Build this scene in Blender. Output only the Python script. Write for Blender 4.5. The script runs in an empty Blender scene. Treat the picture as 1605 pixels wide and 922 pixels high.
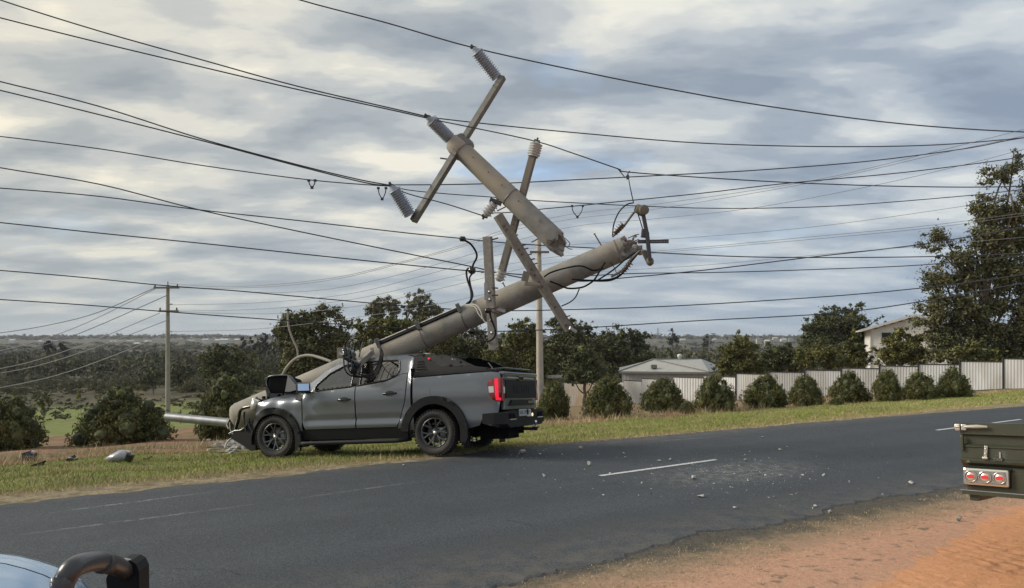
import bpy, bmesh, math, random
import numpy as np
from mathutils import Vector, Matrix, geometry as mgeo
from math import sin, cos, pi, sqrt, radians
SC = bpy.context.scene
COL = SC.collection
R = random.Random(7)
NR = np.random.default_rng(11)

# ---------------------------------------------------------------- camera
FPX, CX, HY, CZ = 1205.0, 802.5, 535.0, 1.88     # focal length and horizon of the photograph in its pixels; eye height
cam_d = bpy.data.cameras.new('camera'); cam = bpy.data.objects.new('camera', cam_d); COL.objects.link(cam)
cam.location = (0, 0, CZ); cam.rotation_euler = (radians(90), 0, 0)
cam_d.sensor_width = 36; cam_d.lens = FPX / 1605 * 36
cam_d.shift_y = (HY - 461) / 1605
cam_d.clip_start = 0.05; cam_d.clip_end = 12000
SC.camera = cam

# ---------------------------------------------------------------- light
SUN_EL, SUN_AZ = radians(29), radians(-86)      # azimuth from the view direction, negative = left
sun_dir = Vector((sin(SUN_AZ) * cos(SUN_EL), cos(SUN_AZ) * cos(SUN_EL), sin(SUN_EL)))
sd = bpy.data.lights.new('sun', 'SUN'); sd.energy = 3.5; sd.angle = radians(24); sd.color = (1, .92, .80)
so = bpy.data.objects.new('sun', sd); COL.objects.link(so)
so.rotation_euler = sun_dir.to_track_quat('Z', 'Y').to_euler()
SC.view_settings.view_transform = 'Standard'; SC.view_settings.look = 'None'
SC.view_settings.exposure = 0.0; SC.view_settings.gamma = 1; SC.view_settings.use_curve_mapping = False

W = bpy.data.worlds.new('World'); SC.world = W; W.use_nodes = True
nt = W.node_tree; N = nt.nodes; L = nt.links
N.clear()
def nd(t, **k):
    n = N.new(t)
    for a, b in k.items():
        if a == 'i':
            for q, v in b.items(): n.inputs[q].default_value = v
        else: setattr(n, a, b)
    return n
def wm(op, a, b=None, c=None, clamp=False):
    n = N.new('ShaderNodeMath'); n.operation = op; n.use_clamp = clamp
    for i, v in enumerate((a, b, c)):
        if v is None: continue
        if isinstance(v, (int, float)): n.inputs[i].default_value = v
        else: L.new(v, n.inputs[i])
    return n.outputs[0]
def ramp(fac, stops, interp='LINEAR'):
    n = N.new('ShaderNodeValToRGB'); n.color_ramp.interpolation = interp
    e = n.color_ramp.elements
    while len(e) < len(stops): e.new(.5)
    for q, (p, c) in zip(e, stops): q.position = p; q.color = (*c, 1)
    L.new(fac, n.inputs[0]); return n.outputs[0]
def mixc(fac, a, b, mode='MIX'):
    n = N.new('ShaderNodeMix'); n.data_type = 'RGBA'; n.blend_type = mode
    for s, v in ((n.inputs['Factor'], fac), (n.inputs['A'], a), (n.inputs['B'], b)):
        if isinstance(v, (int, float)): s.default_value = v
        elif isinstance(v, tuple): s.default_value = (*v, 1)
        else: L.new(v, s)
    return n.outputs['Result']
sky = nd('ShaderNodeTexSky', sky_type='NISHITA', sun_disc=False, sun_elevation=SUN_EL, sun_rotation=SUN_AZ, altitude=60, air_density=1.0, dust_density=1.2, ozone_density=1.5)
tc = nd('ShaderNodeTexCoord'); sp = nd('ShaderNodeSeparateXYZ'); L.new(tc.outputs['Generated'], sp.inputs[0])
dx, dy, dz = sp.outputs
zz = wm('ADD', wm('MAXIMUM', dz, 0.0), 0.16)
cb = nd('ShaderNodeCombineXYZ'); L.new(wm('DIVIDE', dx, zz), cb.inputs[0]); L.new(wm('DIVIDE', dy, zz), cb.inputs[1]); cb.inputs[2].default_value = 3.1
mp = nd('ShaderNodeMapping', i={'Rotation': (0, 0, radians(-14)), 'Scale': (.8, 1.25, 1), 'Location': (1.7, .6, 0)}); L.new(cb.outputs[0], mp.inputs[0])
n1 = nd('ShaderNodeTexNoise', noise_dimensions='3D', i={'Scale': 2.3, 'Detail': 8, 'Roughness': .50, 'Lacunarity': 2.1, 'Distortion': .15}); L.new(mp.outputs[0], n1.inputs['Vector'])
mp2 = nd('ShaderNodeMapping', i={'Scale': (.9, 1.2, 1), 'Location': (5.3, 2.2, 4)}); L.new(cb.outputs[0], mp2.inputs[0])
n2 = nd('ShaderNodeTexNoise', noise_dimensions='3D', i={'Scale': .75, 'Detail': 5, 'Roughness': .5, 'Distortion': .3}); L.new(mp2.outputs[0], n2.inputs['Vector'])
# cloud thickness: thin (bright, cream) to thick (blue grey); where it is thinnest the sky shows
K = 10.0
cloud = ramp(n1.outputs['Fac'], [(.34, (.92, .87, .76)), (.42, (.72, .71, .67)), (.49, (.545, .565, .58)), (.56, (.425, .46, .50)), (.66, (.33, .37, .425))], 'EASE')
glow = wm('MULTIPLY_ADD', wm('ADD', wm('MULTIPLY', dx, -.8), wm('MULTIPLY', dz, .3)), .9, .42, clamp=True)
coolr = mixc(glow, (.80, .90, 1.04), (1.13, 1.09, .98))
cloud = mixc(1.0, cloud, coolr, 'MULTIPLY')
vs = nd('ShaderNodeVectorMath', operation='SCALE', i={'Scale': K}); L.new(cloud, vs.inputs[0])
blue = mixc(1.0, sky.outputs[0], (1.0, 1.12, 1.3), 'MULTIPLY')
bl2 = nd('ShaderNodeVectorMath', operation='ADD'); L.new(blue, bl2.inputs[0]); bl2.inputs[1].default_value = (2.6, 3.5, 4.4)
gap = wm('MULTIPLY', wm('SMOOTH_MIN', wm('MULTIPLY', wm('SUBTRACT', n2.outputs['Fac'], .63), 12, clamp=True), 1, .1), .85)
lowz = wm('MULTIPLY', wm('SUBTRACT', dz, .07), 9, clamp=True)
sk = mixc(wm('MULTIPLY', gap, lowz), vs.outputs[0], bl2.outputs[0])
# towards the horizon the layers merge into an even pale grey blue
hz = wm('POWER', wm('SUBTRACT', 1.0, wm('MULTIPLY', wm('MAXIMUM', dz, 0.0), 3.2, clamp=True), clamp=True), 2.2)
hcol = mixc(glow, (3.6, 4.55, 5.7), (4.7, 5.1, 5.1))
sk = mixc(wm('MULTIPLY', hz, .85), sk, hcol)
bg = nd('ShaderNodeBackground', i={'Strength': .1}); L.new(sk, bg.inputs[0])
ow = nd('ShaderNodeOutputWorld'); L.new(bg.outputs[0], ow.inputs[0])

# ---------------------------------------------------------------- material helper
MATS = {}
def mat(name, col=(.5, .5, .5), rough=.7, metal=0.0, var=None, vscale=6, vdet=5, var2=None, v2scale=1.5, bump=0.0, bscale=60, island=None,
        coat=0.0, spec=.5, trans=0.0, emit=None, estr=0, sss=0, coord='Object', stretch=None, sheen=0, vpos=(.35, .65)):
    """principled material: base colour col, noise mixed to var, second larger noise to var2, per-leaf variation island, bump"""
    if name in MATS: return MATS[name]
    global nt, N, L
    m = bpy.data.materials.new(name); m.use_nodes = True; MATS[name] = m
    nt = m.node_tree; N = nt.nodes; L = nt.links
    p = N['Principled BSDF']
    p.inputs['Roughness'].default_value = rough; p.inputs['Metallic'].default_value = metal
    p.inputs['Coat Weight'].default_value = coat; p.inputs['Coat Roughness'].default_value = .06
    p.inputs['Specular IOR Level'].default_value = spec; p.inputs['Transmission Weight'].default_value = trans
    if emit: p.inputs['Emission Color'].default_value = (*emit, 1); p.inputs['Emission Strength'].default_value = estr
    t = nd('ShaderNodeTexCoord'); v = t.outputs[coord]
    if stretch:
        q = nd('ShaderNodeMapping', i={'Scale': stretch}); L.new(v, q.inputs[0]); v = q.outputs[0]
    c = col
    if var:
        n = nd('ShaderNodeTexNoise', i={'Scale': vscale, 'Detail': vdet, 'Roughness': .6}); L.new(v, n.inputs['Vector'])
        f = ramp(n.outputs['Fac'], [(vpos[0], (0, 0, 0)), (vpos[1], (1, 1, 1))]); c = mixc(f, c, var)
    if var2:
        n = nd('ShaderNodeTexNoise', i={'Scale': v2scale, 'Detail': 3}); L.new(v, n.inputs['Vector'])
        f = ramp(n.outputs['Fac'], [(.42, (0, 0, 0)), (.62, (1, 1, 1))]); c = mixc(f, c, var2)
    if island:
        g = nd('ShaderNodeNewGeometry'); f = ramp(g.outputs['Random Per Island'], island); c = mixc(1.0, c if not isinstance(c, tuple) else c, f, 'MULTIPLY')
    if isinstance(c, tuple): p.inputs['Base Color'].default_value = (*c, 1)
    else: L.new(c, p.inputs['Base Color'])
    if bump:
        n = nd('ShaderNodeTexNoise', i={'Scale': bscale, 'Detail': 4, 'Roughness': .65}); L.new(v, n.inputs['Vector'])
        b = nd('ShaderNodeBump', i={'Strength': bump, 'Distance': .02}); L.new(n.outputs['Fac'], b.inputs['Height']); L.new(b.outputs[0], p.inputs['Normal'])
    return m

# ---------------------------------------------------------------- object helpers
def tag(o, label=None, cat=None, group=None, kind=None):
    if label: o['label'] = label
    if cat: o['category'] = cat
    if group: o['group'] = group
    if kind: o['kind'] = kind
    return o
ROOT = {}
def thing(name, label, cat, loc=(0, 0, 0), mtx=None, group=None):
    o = bpy.data.objects.new(name, None); COL.objects.link(o); o.empty_display_size = .2
    M_ = mtx if mtx is not None else Matrix.Translation(Vector(loc))
    o.matrix_world = M_; ROOT[o] = M_.copy()
    return tag(o, label, cat, group)
def mkmesh(name, V, F, smooth=False, mats=None, midx=None):
    me = bpy.data.meshes.new(name); me.from_pydata([tuple(v) for v in V], [], F)
    if smooth: me.polygons.foreach_set('use_smooth', [True] * len(me.polygons))
    for m in mats or []: me.materials.append(m)
    if midx: me.polygons.foreach_set('material_index', midx)
    me.update(); return me
def npmesh(name, V, nper, m, smooth=False):
    """faces of nper consecutive vertices each, V as numpy (k*nper,3)"""
    n = len(V) // nper; me = bpy.data.meshes.new(name)
    me.vertices.add(len(V)); me.vertices.foreach_set('co', np.ascontiguousarray(V, dtype=np.float32).ravel())
    me.loops.add(len(V)); me.loops.foreach_set('vertex_index', np.arange(len(V), dtype=np.int32))
    me.polygons.add(n); me.polygons.foreach_set('loop_start', np.arange(n, dtype=np.int32) * nper)
    me.polygons.foreach_set('loop_total', np.full(n, nper, dtype=np.int32))
    me.materials.append(m); me.update(); me.validate(); return me
class MB:
    """collects shapes, builds ONE object"""
    def __init__(s): s.V = []; s.F = []; s.S = []
    def add(s, V, F, smooth=False):
        k = len(s.V); s.V += [Vector(v) for v in V]; s.F += [tuple(i + k for i in f) for f in F]; s.S += [smooth] * len(F); return s
    def box(s, c, d, rot=None, bev=0.0):
        x, y, z = d[0] / 2, d[1] / 2, d[2] / 2; c = Vector(c)
        rm = rot if rot is not None else Matrix.Identity(3)
        if bev <= 0:
            V = [c + rm @ Vector((a * x, b * y, e * z)) for a in (-1, 1) for b in (-1, 1) for e in (-1, 1)]
            return s.add(V, [(0, 1, 3, 2), (4, 6, 7, 5), (0, 4, 5, 1), (2, 3, 7, 6), (0, 2, 6, 4), (1, 5, 7, 3)])
        bm = bmesh.new(); bmesh.ops.create_cube(bm, size=1)
        for v in bm.verts: v.co = Vector((v.co.x * 2 * x, v.co.y * 2 * y, v.co.z * 2 * z))
        bmesh.ops.bevel(bm, geom=bm.edges[:], offset=bev, segments=2, profile=.6, affect='EDGES')
        V = [c + rm @ v.co for v in bm.verts]; F = [tuple(v.index for v in f.verts) for f in bm.faces]; bm.free()
        return s.add(V, F)
    def bar(s, a, b, w, h, up=(0, 0, 1), bev=0.0, ext=0):
        a, b = Vector(a), Vector(b); d = b - a; l = d.length; x = d.normalized(); up = Vector(up)
        y = up.cross(x); y = (y if y.length > 1e-4 else Vector((0, 1, 0)).cross(x)).normalized(); z = x.cross(y)
        rm = Matrix((x, y, z)).transposed(); return s.box((a + b) / 2, (l + ext, w, h), rm, bev)
    def tube(s, pts, r, seg=8, cap=True, smooth=True):
        pts = [Vector(p) for p in pts]; n = len(pts)
        rr = r if isinstance(r, (list, tuple)) else [r] * n
        k = len(s.V); t0 = (pts[1] - pts[0]).normalized()
        a = Vector((0, 0, 1)).cross(t0); a = a.normalized() if a.length > .05 else Vector((1, 0, 0)).cross(t0).normalized()
        V = []
        for i, p in enumerate(pts):
            t = (pts[min(i + 1, n - 1)] - pts[max(i - 1, 0)]).normalized()
            a = (a - t * a.dot(t)).normalized(); b = t.cross(a)
            for j in range(seg): V.append(p + (a * cos(2 * pi * j / seg) + b * sin(2 * pi * j / seg)) * rr[i])
        F = [(i * seg + j, i * seg + (j + 1) % seg, (i + 1) * seg + (j + 1) % seg, (i + 1) * seg + j) for i in range(n - 1) for j in range(seg)]
        s.add(V, F, smooth)
        if cap:
            s.add(V[:seg], [tuple(range(seg - 1, -1, -1))]); s.add(V[-seg:], [tuple(range(seg))])
        return s
    def lathe(s, o, ax, prof, seg=16, smooth=True):
        """prof: (distance along axis, radius)"""
        o = Vector(o); ax = Vector(ax).normalized()
        a = Vector((0, 0, 1)).cross(ax); a = a.normalized() if a.length > .05 else Vector((1, 0, 0)).cross(ax).normalized(); b = ax.cross(a)
        V = [o + ax * t + (a * cos(2 * pi * j / seg) + b * sin(2 * pi * j / seg)) * r for t, r in prof for j in range(seg)]
        F = [(i * seg + j, i * seg + (j + 1) % seg, (i + 1) * seg + (j + 1) % seg, (i + 1) * seg + j) for i in range(len(prof) - 1) for j in range(seg)]
        return s.add(V, F, smooth)
    def prism(s, poly, lo, hi, f):
        """polygon poly (a,b) extruded from lo to hi; f(a,b,c)->xyz"""
        n = len(poly); V = [f(a, b, lo) for a, b in poly] + [f(a, b, hi) for a, b in poly]
        return s.add(V, [tuple(range(n - 1, -1, -1)), tuple(range(n, 2 * n))] + [(i, (i + 1) % n, n + (i + 1) % n, n + i) for i in range(n)])
    def build(s, name, m, parent=None, world=False, label=None, cat=None, group=None, kind=None):
        V = s.V; loc = Vector((0, 0, 0))
        top = parent
        while top is not None and top.parent is not None: top = top.parent
        if parent is not None and world:
            inv = ROOT.get(top, top.matrix_world).inverted(); V = [inv @ v for v in V]
        if parent is None:
            xs = [v.x for v in V]; ys = [v.y for v in V]; zs = [v.z for v in V]
            loc = Vector(((min(xs) + max(xs)) / 2, (min(ys) + max(ys)) / 2, min(zs))); V = [v - loc for v in V]
        me = mkmesh(name, V, s.F, mats=[m]); me.polygons.foreach_set('use_smooth', s.S)
        o = bpy.data.objects.new(name, me); COL.objects.link(o)
        if parent is not None: o.parent = parent
        else: o.location = loc; ROOT[o] = Matrix.Translation(loc)
        return tag(o, label, cat, group, kind)
def meshobj(name, me, parent=None, loc=None, **k):
    o = bpy.data.objects.new(name, me); COL.objects.link(o)
    if parent is not None: o.parent = parent
    if loc is not None: o.location = loc
    return tag(o, **k)
def copy_tree(o, parent=None):
    c = o.copy(); COL.objects.link(c)
    if parent is not None: c.parent = parent
    for ch in [q for q in o.children]: copy_tree(ch, c)
    return c
def at(px, py, Z): return Vector(((px - CX) / FPX * Z, Z, CZ - (py - HY) / FPX * Z))
def interp(x, T):
    if x <= T[0][0]: return T[0][1]
    for (a, b), (c, d) in zip(T, T[1:]):
        if x <= c: return b + (d - b) * (x - a) / (c - a)
    return T[-1][1]
def smooth_pts(P, n=6):
    """Catmull-Rom through the points P"""
    P = [Vector(p) for p in P]; Q = [P[0] * 2 - P[1]] + P + [P[-1] * 2 - P[-2]]; out = []
    for i in range(1, len(Q) - 2):
        for k in range(n):
            t = k / n; a, b, c, d = Q[i - 1:i + 3]
            out.append(.5 * ((2 * b) + (c - a) * t + (2 * a - 5 * b + 4 * c - d) * t * t + (3 * b - a - 3 * c + d) * t ** 3))
    return out + [P[-1]]

# ---------------------------------------------------------------- terrain
U = Vector((.84, .5426)); NV = Vector((-.5426, .84)); P0 = Vector((.54, 13.7))    # road direction, its normal, a point on its far edge
DT = [(-2000, 0), (0, 0), (20, -1.76), (42, -3.7), (62, -5.0), (85, -6.0), (150, -7.6), (260, -8.8), (5000, -8.8)]
YT = [(-1e5, 0), (600, 0), (1500, 13), (2600, 22.5), (9000, 25)]
DTn = np.array(DT); YTn = np.array(YT)
def sdof(x, y): return (x - P0.x) * U.x + (y - P0.y) * U.y, (x - P0.x) * NV.x + (y - P0.y) * NV.y
def hgt_np(x, y):
    s, d = sdof(x, y)
    h = np.interp(d, DTn[:, 0], DTn[:, 1]) + np.interp(y, YTn[:, 0], YTn[:, 1])
    far = np.clip((d - 40) / 120, 0, 1)
    h = h + far * (np.sin(x * .021 + 1) * .5 + np.sin(x * .007 + y * .004) * .9 + np.sin(y * .013 + x * .003) * .6)
    near = np.clip(1 - np.abs(d) / 60, 0, 1)
    h = h + np.clip(d / 3, 0, 1) * near * .035 * (np.sin(x * 1.7 + y * .6) + np.sin(y * 2.3 - x * .9))
    nr = np.clip((-d - 6.6) / 2.8, 0, 1)
    h = h + nr * (.10 + .012 * np.sin(x * 3.1) * np.sin(y * 2.7))
    return h
def hgt(x, y): return float(hgt_np(np.float64(x), np.float64(y)))
def gnd(px, py, z0=None, tmin=3.0):
    """where the sight line of a photograph pixel meets the terrain"""
    dx_, dz_ = (px - CX) / FPX, -(py - HY) / FPX; t = tmin
    while t < 3000:
        h = hgt(dx_ * t, t) if z0 is None else z0
        if CZ + dz_ * t <= h: break
        t += max(.02, t * .002)
    return Vector((dx_ * t, t, CZ + dz_ * t))
def on(x, y, dz_=0): return Vector((x, y, hgt(x, y) + dz_))
# ---------------------------------------------------------------- ground sheet
def grid_axis(parts):
    out = []
    for a, b, n in parts: out += list(np.linspace(a, b, n, endpoint=False))
    return np.array(out + [parts[-1][1]])
gx = grid_axis([(-5200, -600, 12), (-600, -60, 50), (-60, -14, 90), (-14, 14, 190), (14, 60, 90), (60, 600, 50), (600, 5200, 12)])
gy = grid_axis([(-500, -10, 10), (-10, 3, 30), (3, 20, 170), (20, 70, 120), (70, 500, 70), (500, 9000, 30)])
GX, GY = np.meshgrid(gx, gy, indexing='ij')
GZ = hgt_np(GX, GY)
S_, D_ = sdof(GX, GY)
# under the road the sheet lies lower; the orange soil carries tyre ruts
GZ = GZ - .009 * np.clip((7.2 + D_) / .4, 0, 1) * np.clip((.9 - D_) / .4, 0, 1)
rx = GX * .93 - GY * .36
GZ = GZ + np.clip((-D_ - 8.0) / .8, 0, 1) * np.clip((GX - .5) / 1.5, 0, 1) * (.016 * np.sin(D_ * 13 + .9 * np.sin(S_ * 1.6)) + .012 * np.sin(S_ * 19 + D_ * 7 + 2 * np.sin(D_ * 3))) * np.clip(1 - (np.abs(D_) - 12) / 4, 0, 1)
nx, ny = len(gx), len(gy)
V = np.stack([GX, GY, GZ], -1).reshape(-1, 3)
idx = np.arange(nx * ny).reshape(nx, ny)
F = np.stack([idx[:-1, :-1], idx[1:, :-1], idx[1:, 1:], idx[:-1, 1:]], -1).reshape(-1, 4)
me = bpy.data.meshes.new('ground'); me.from_pydata(V.tolist(), [], F.tolist()); me.polygons.foreach_set('use_smooth', [True] * len(F))

gm = bpy.data.materials.new('ground_soil_grass'); gm.use_nodes = True
nt = gm.node_tree; N = nt.nodes; L = nt.links
p = N['Principled BSDF']; p.inputs['Roughness'].default_value = .95; p.inputs['Specular IOR Level'].default_value = .15
g = nd('ShaderNodeNewGeometry'); pos = g.outputs['Position']
sx = nd('ShaderNodeSeparateXYZ'); L.new(pos, sx.inputs[0])
def lin(ax, ay, c): return wm('ADD', wm('MULTIPLY', sx.outputs[0], ax), wm('MULTIPLY_ADD', sx.outputs[1], ay, c))
Dn = lin(NV.x, NV.y, -(P0.x * NV.x + P0.y * NV.y)); Sn = lin(U.x, U.y, -(P0.x * U.x + P0.y * U.y))
def noise(sc, det=5, ro=.6, vec=None, dist=0):
    n = nd('ShaderNodeTexNoise', i={'Scale': sc, 'Detail': det, 'Roughness': ro, 'Distortion': dist}); L.new(vec or pos, n.inputs['Vector']); return n.outputs['Fac']
nA, nB, nC, nD = noise(.55, 5), noise(3.2, 6, .65), noise(26, 5, .7), noise(.11, 4)
def step(v, a, b): return wm('SMOOTHSTEP' if False else 'MULTIPLY', wm('SUBTRACT', v, a), 1.0 / (b - a), clamp=True)
Dj = wm('ADD', Dn, wm('MULTIPLY', wm('SUBTRACT', nB, .5), 1.5))       # jittered distance from the road edge
Dk = wm('ADD', Dn, wm('MULTIPLY', wm('SUBTRACT', nA, .5), 5))
straw = mixc(step(nC, .35, .65), (.50, .42, .28), (.26, .20, .125))
green = mixc(step(nC, .3, .7), (.21, .235, .07), (.33, .345, .13))
green = mixc(step(nB, .50, .60), green, mixc(step(nC, .3, .7), (.40, .33, .19), (.26, .20, .12)))
redsoil = mixc(step(nC, .3, .7), (.30, .155, .10), (.38, .22, .145))
redsoil = mixc(step(nB, .5, .62), redsoil, (.27, .19, .12))
drygr = mixc(step(nC, .3, .7), (.30, .235, .15), (.17, .135, .08))
drygr = mixc(step(nB, .45, .6), drygr, (.14, .13, .055))
padd = mixc(step(noise(.55, 8, .8), .46, .56), (.17, .22, .06), (.24, .24, .11))
scrub = mixc(step(noise(.08, 5), .40, .60), (.075, .072, .045), (.15, .125, .082))
scrub = mixc(step(noise(.6, 4), .5, .62), scrub, (.05, .055, .03))
c = mixc(step(Dj, .05, .50), mixc(step(nB, .46, .58), straw, (.22, .185, .12)), green)
c = mixc(step(Dk, 7.0, 7.8), c, redsoil)
c = mixc(step(Dk, 9.2, 10.2), c, drygr)
c = mixc(step(Dk, 13, 16), c, mixc(step(nB, .45, .6), drygr, redsoil))
left = wm('MULTIPLY', step(wm('ADD', Dn, wm('MULTIPLY', wm('SUBTRACT', nA, .5), 8)), 38, 42), step(lin(-1, -.22, 0), 0, 4))
left2 = wm('MULTIPLY', step(Dk, 12, 14), step(lin(-1, -.22, 0), 0, 4))
c = mixc(left2, c, mixc(step(nA, .42, .6), redsoil, drygr))
c = mixc(left, c, padd)
c = mixc(step(wm('ADD', Dn, wm('MULTIPLY', wm('SUBTRACT', nD, .5), 30)), 86, 100), c, scrub)
farc = mixc(step(noise(.012, 6), .4, .6), (.07, .075, .06), (.13, .12, .09))
c = mixc(step(Dn, 300, 700), c, farc)
# near side: dark gravel shoulder, dry grass, pinkish dirt, orange soil in the corner
Dm = wm('ADD', wm('MULTIPLY', Dn, -1), wm('MULTIPLY', wm('SUBTRACT', nB, .5), .9))
shoul = mixc(step(nC, .3, .7), (.085, .078, .066), (.19, .17, .14))
dgr = mixc(step(nC, .4, .6), (.42, .33, .22), (.19, .155, .105))
pink = mixc(step(nC, .3, .7), (.60, .33, .22), (.76, .47, .33))
pink = mixc(step(noise(5, 5, .7), .56, .66), pink, (.30, .21, .145))
orange = mixc(step(nC, .3, .7), (.80, .37, .18), (.90, .49, .28))
orange = mixc(step(noise(9, 5, .7, None, 1), .60, .70), orange, (.56, .25, .13))
cn = mixc(step(Dm, 6.15, 6.45), shoul, dgr)
cn = mixc(step(wm('ADD', Dm, wm('MULTIPLY', wm('SUBTRACT', nC, .5), .9)), 6.35, 7.0), cn, pink)
om = wm("ADD", lin(.70, -.70, 2.15), wm('MULTIPLY', wm('SUBTRACT', nB, .5), .5))
cn = mixc(wm('MULTIPLY', step(om, -.03, .07), step(Dm, 6.9, 7.2)), cn, orange)
c = mixc(step(wm('MULTIPLY', Dn, -1), 2, 3), c, cn)
L.new(c, p.inputs['Base Color'])
bn = nd('ShaderNodeBump', i={'Strength': .7, 'Distance': .05}); L.new(wm('ADD', wm('MULTIPLY', nC, .6), noise(90, 3, .7)), bn.inputs['Height'])
# tyre ruts pressed into the orange soil and scuffs in the pink dirt
nw = noise(1.4, 4, .6); dd = wm('ADD', wm('MULTIPLY', Dn, 34), wm('MULTIPLY', nw, 9)); s2 = wm('ADD', wm('MULTIPLY', Sn, 40), wm('MULTIPLY', noise(2.5, 3), 14))
rut = wm('ADD', wm('MULTIPLY', wm('SINE', dd), .5), wm('MULTIPLY', wm('MULTIPLY', wm('SINE', s2), wm('SINE', wm('MULTIPLY', dd, .5))), .6))
msk = wm('MULTIPLY', wm('MULTIPLY', step(om, -.08, .3), step(Dm, 6.9, 7.6)), step(noise(.9, 3), .38, .6))
hh_ = wm('ADD', wm('MULTIPLY', rut, msk), wm('MULTIPLY', noise(7, 6, .7), 1.3))
bn2 = nd('ShaderNodeBump', i={'Strength': .9, 'Distance': .035}); L.new(hh_, bn2.inputs['Height']); L.new(bn.outputs[0], bn2.inputs['Normal']); L.new(bn2.outputs[0], p.inputs['Normal'])
me.materials.append(gm)
meshobj('ground', me, kind='structure', label='falling grassy verge, red dirt and scrub valley around the road')

# ---------------------------------------------------------------- road sheet, edges taken from the photograph
far_px = [(0, 791), (105, 780), (209, 771), (288, 761), (419, 749), (600, 727.6), (687, 719), (789, 702), (883, 694.5), (1088, 678.5), (1294, 660.6), (1450, 648.5), (1605, 637)]
near_px = [(780, 922), (883, 892), (1011, 863.6), (1088, 841), (1217, 820), (1371, 783), (1500, 764)]
far = [sdof(*gnd(*q, z0=0)[:2]) for q in far_px]; near = [sdof(*gnd(*q, z0=0)[:2]) for q in near_px]
far = [(-60, far[0][1] - .2)] + [(s, d) for s, d in far] + [(90, -.6)]
near = [(-60, -6.9), (-8, -6.5)] + near + [(12, -6.1), (90, -6.1)]
far.sort(); near.sort()
ss = np.concatenate([np.arange(-60, -14, 2), np.arange(-14, 26, .07), np.arange(26, 90, 1)])
jit = lambda s, k: .045 * sin(s * 2.3 + k) + .03 * sin(s * 6.1 + 2 * k) + .02 * sin(s * 17 + k) + .07 * (R.random() - .5)
Vr, Fr = [], []
NC = 10
for s in ss:
    a = interp(s, near) + jit(s, 1); b = interp(s, far) + jit(s, 4) * .8
    for k in range(NC + 1):
        d = a + (b - a) * k / NC
        q = P0 + U * s + NV * d
        z = .004 - .012 * (1 if k in (0, NC) else 0)
        if k == 1: q = P0 + U * s + NV * (a + .03)
        if k == NC - 1: q = P0 + U * s + NV * (b - .03)
        Vr.append((q.x, q.y, z))
for i in range(len(ss) - 1):
    for k in range(NC):
        o = i * (NC + 1) + k; Fr.append((o, o + NC + 1, o + NC + 2, o + 1))
rm = bpy.data.materials.new('asphalt'); rm.use_nodes = True
nt = rm.node_tree; N = nt.nodes; L = nt.links
p = N['Principled BSDF']; p.inputs['Roughness'].default_value = .82; p.inputs['Specular IOR Level'].default_value = .35
g = nd('ShaderNodeNewGeometry'); pos = g.outputs['Position']
sx = nd('ShaderNodeSeparateXYZ'); L.new(pos, sx.inputs[0])
Dn = lin(NV.x, NV.y, -(P0.x * NV.x + P0.y * NV.y)); Sn = lin(U.x, U.y, -(P0.x * U.x + P0.y * U.y))
cv = nd('ShaderNodeCombineXYZ'); L.new(wm('MULTIPLY', Sn, .10), cv.inputs[0]); L.new(Dn, cv.inputs[1])
nf = noise(75, 4, .75); nm = noise(1.1, 5, .6); ns = noise(1.3, 5, .6, cv.outputs[0])
nf2 = noise(22, 4, .7)
c = mixc(step(nf, .42, .60), (.018, .022, .027), (.105, .120, .136))
c = mixc(wm('MULTIPLY', step(nf2, .35, .68), .25), c, (.034, .041, .050))
c = mixc(wm('MULTIPLY', step(ns, .42, .68), .30), c, (.085, .093, .102))
c = mixc(wm('MULTIPLY', step(nm, .5, .72), .3), c, (.028, .031, .037))
wp = wm('ABSOLUTE', wm('SINE', wm('MULTIPLY', Dn, 2.15)))
c = mixc(wm('MULTIPLY', step(wp, .55, .95), wm('MULTIPLY', step(ns, .3, .7), .35)), c, (.030, .033, .038))
vo = nd('ShaderNodeTexVoronoi', feature='DISTANCE_TO_EDGE', i={'Scale': .55}); vd = nd('ShaderNodeVectorMath', operation='ADD'); nv_ = nd('ShaderNodeTexNoise', i={'Scale': 1.6, 'Detail': 6}); L.new(pos, nv_.inputs['Vector']); L.new(pos, vd.inputs[0]); L.new(nv_.outputs['Color'], vd.inputs[1]); L.new(vd.outputs[0], vo.inputs['Vector'])
crk = wm('MULTIPLY', wm('SUBTRACT', 1.0, wm('DIVIDE', vo.outputs[0], .008), clamp=True), step(noise(.6, 3), .52, .6))
c = mixc(wm('MULTIPLY', crk, .7), c, (.012, .013, .015))
edge = wm('MAXIMUM', step(Dn, -.9, 0), step(wm('MULTIPLY', Dn, -1), 4.9, 6.2))
c = mixc(wm('MULTIPLY', wm('MULTIPLY', edge, step(noise(4, 6, .7), .38, .62)), .55), c, (.17, .145, .115))
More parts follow.
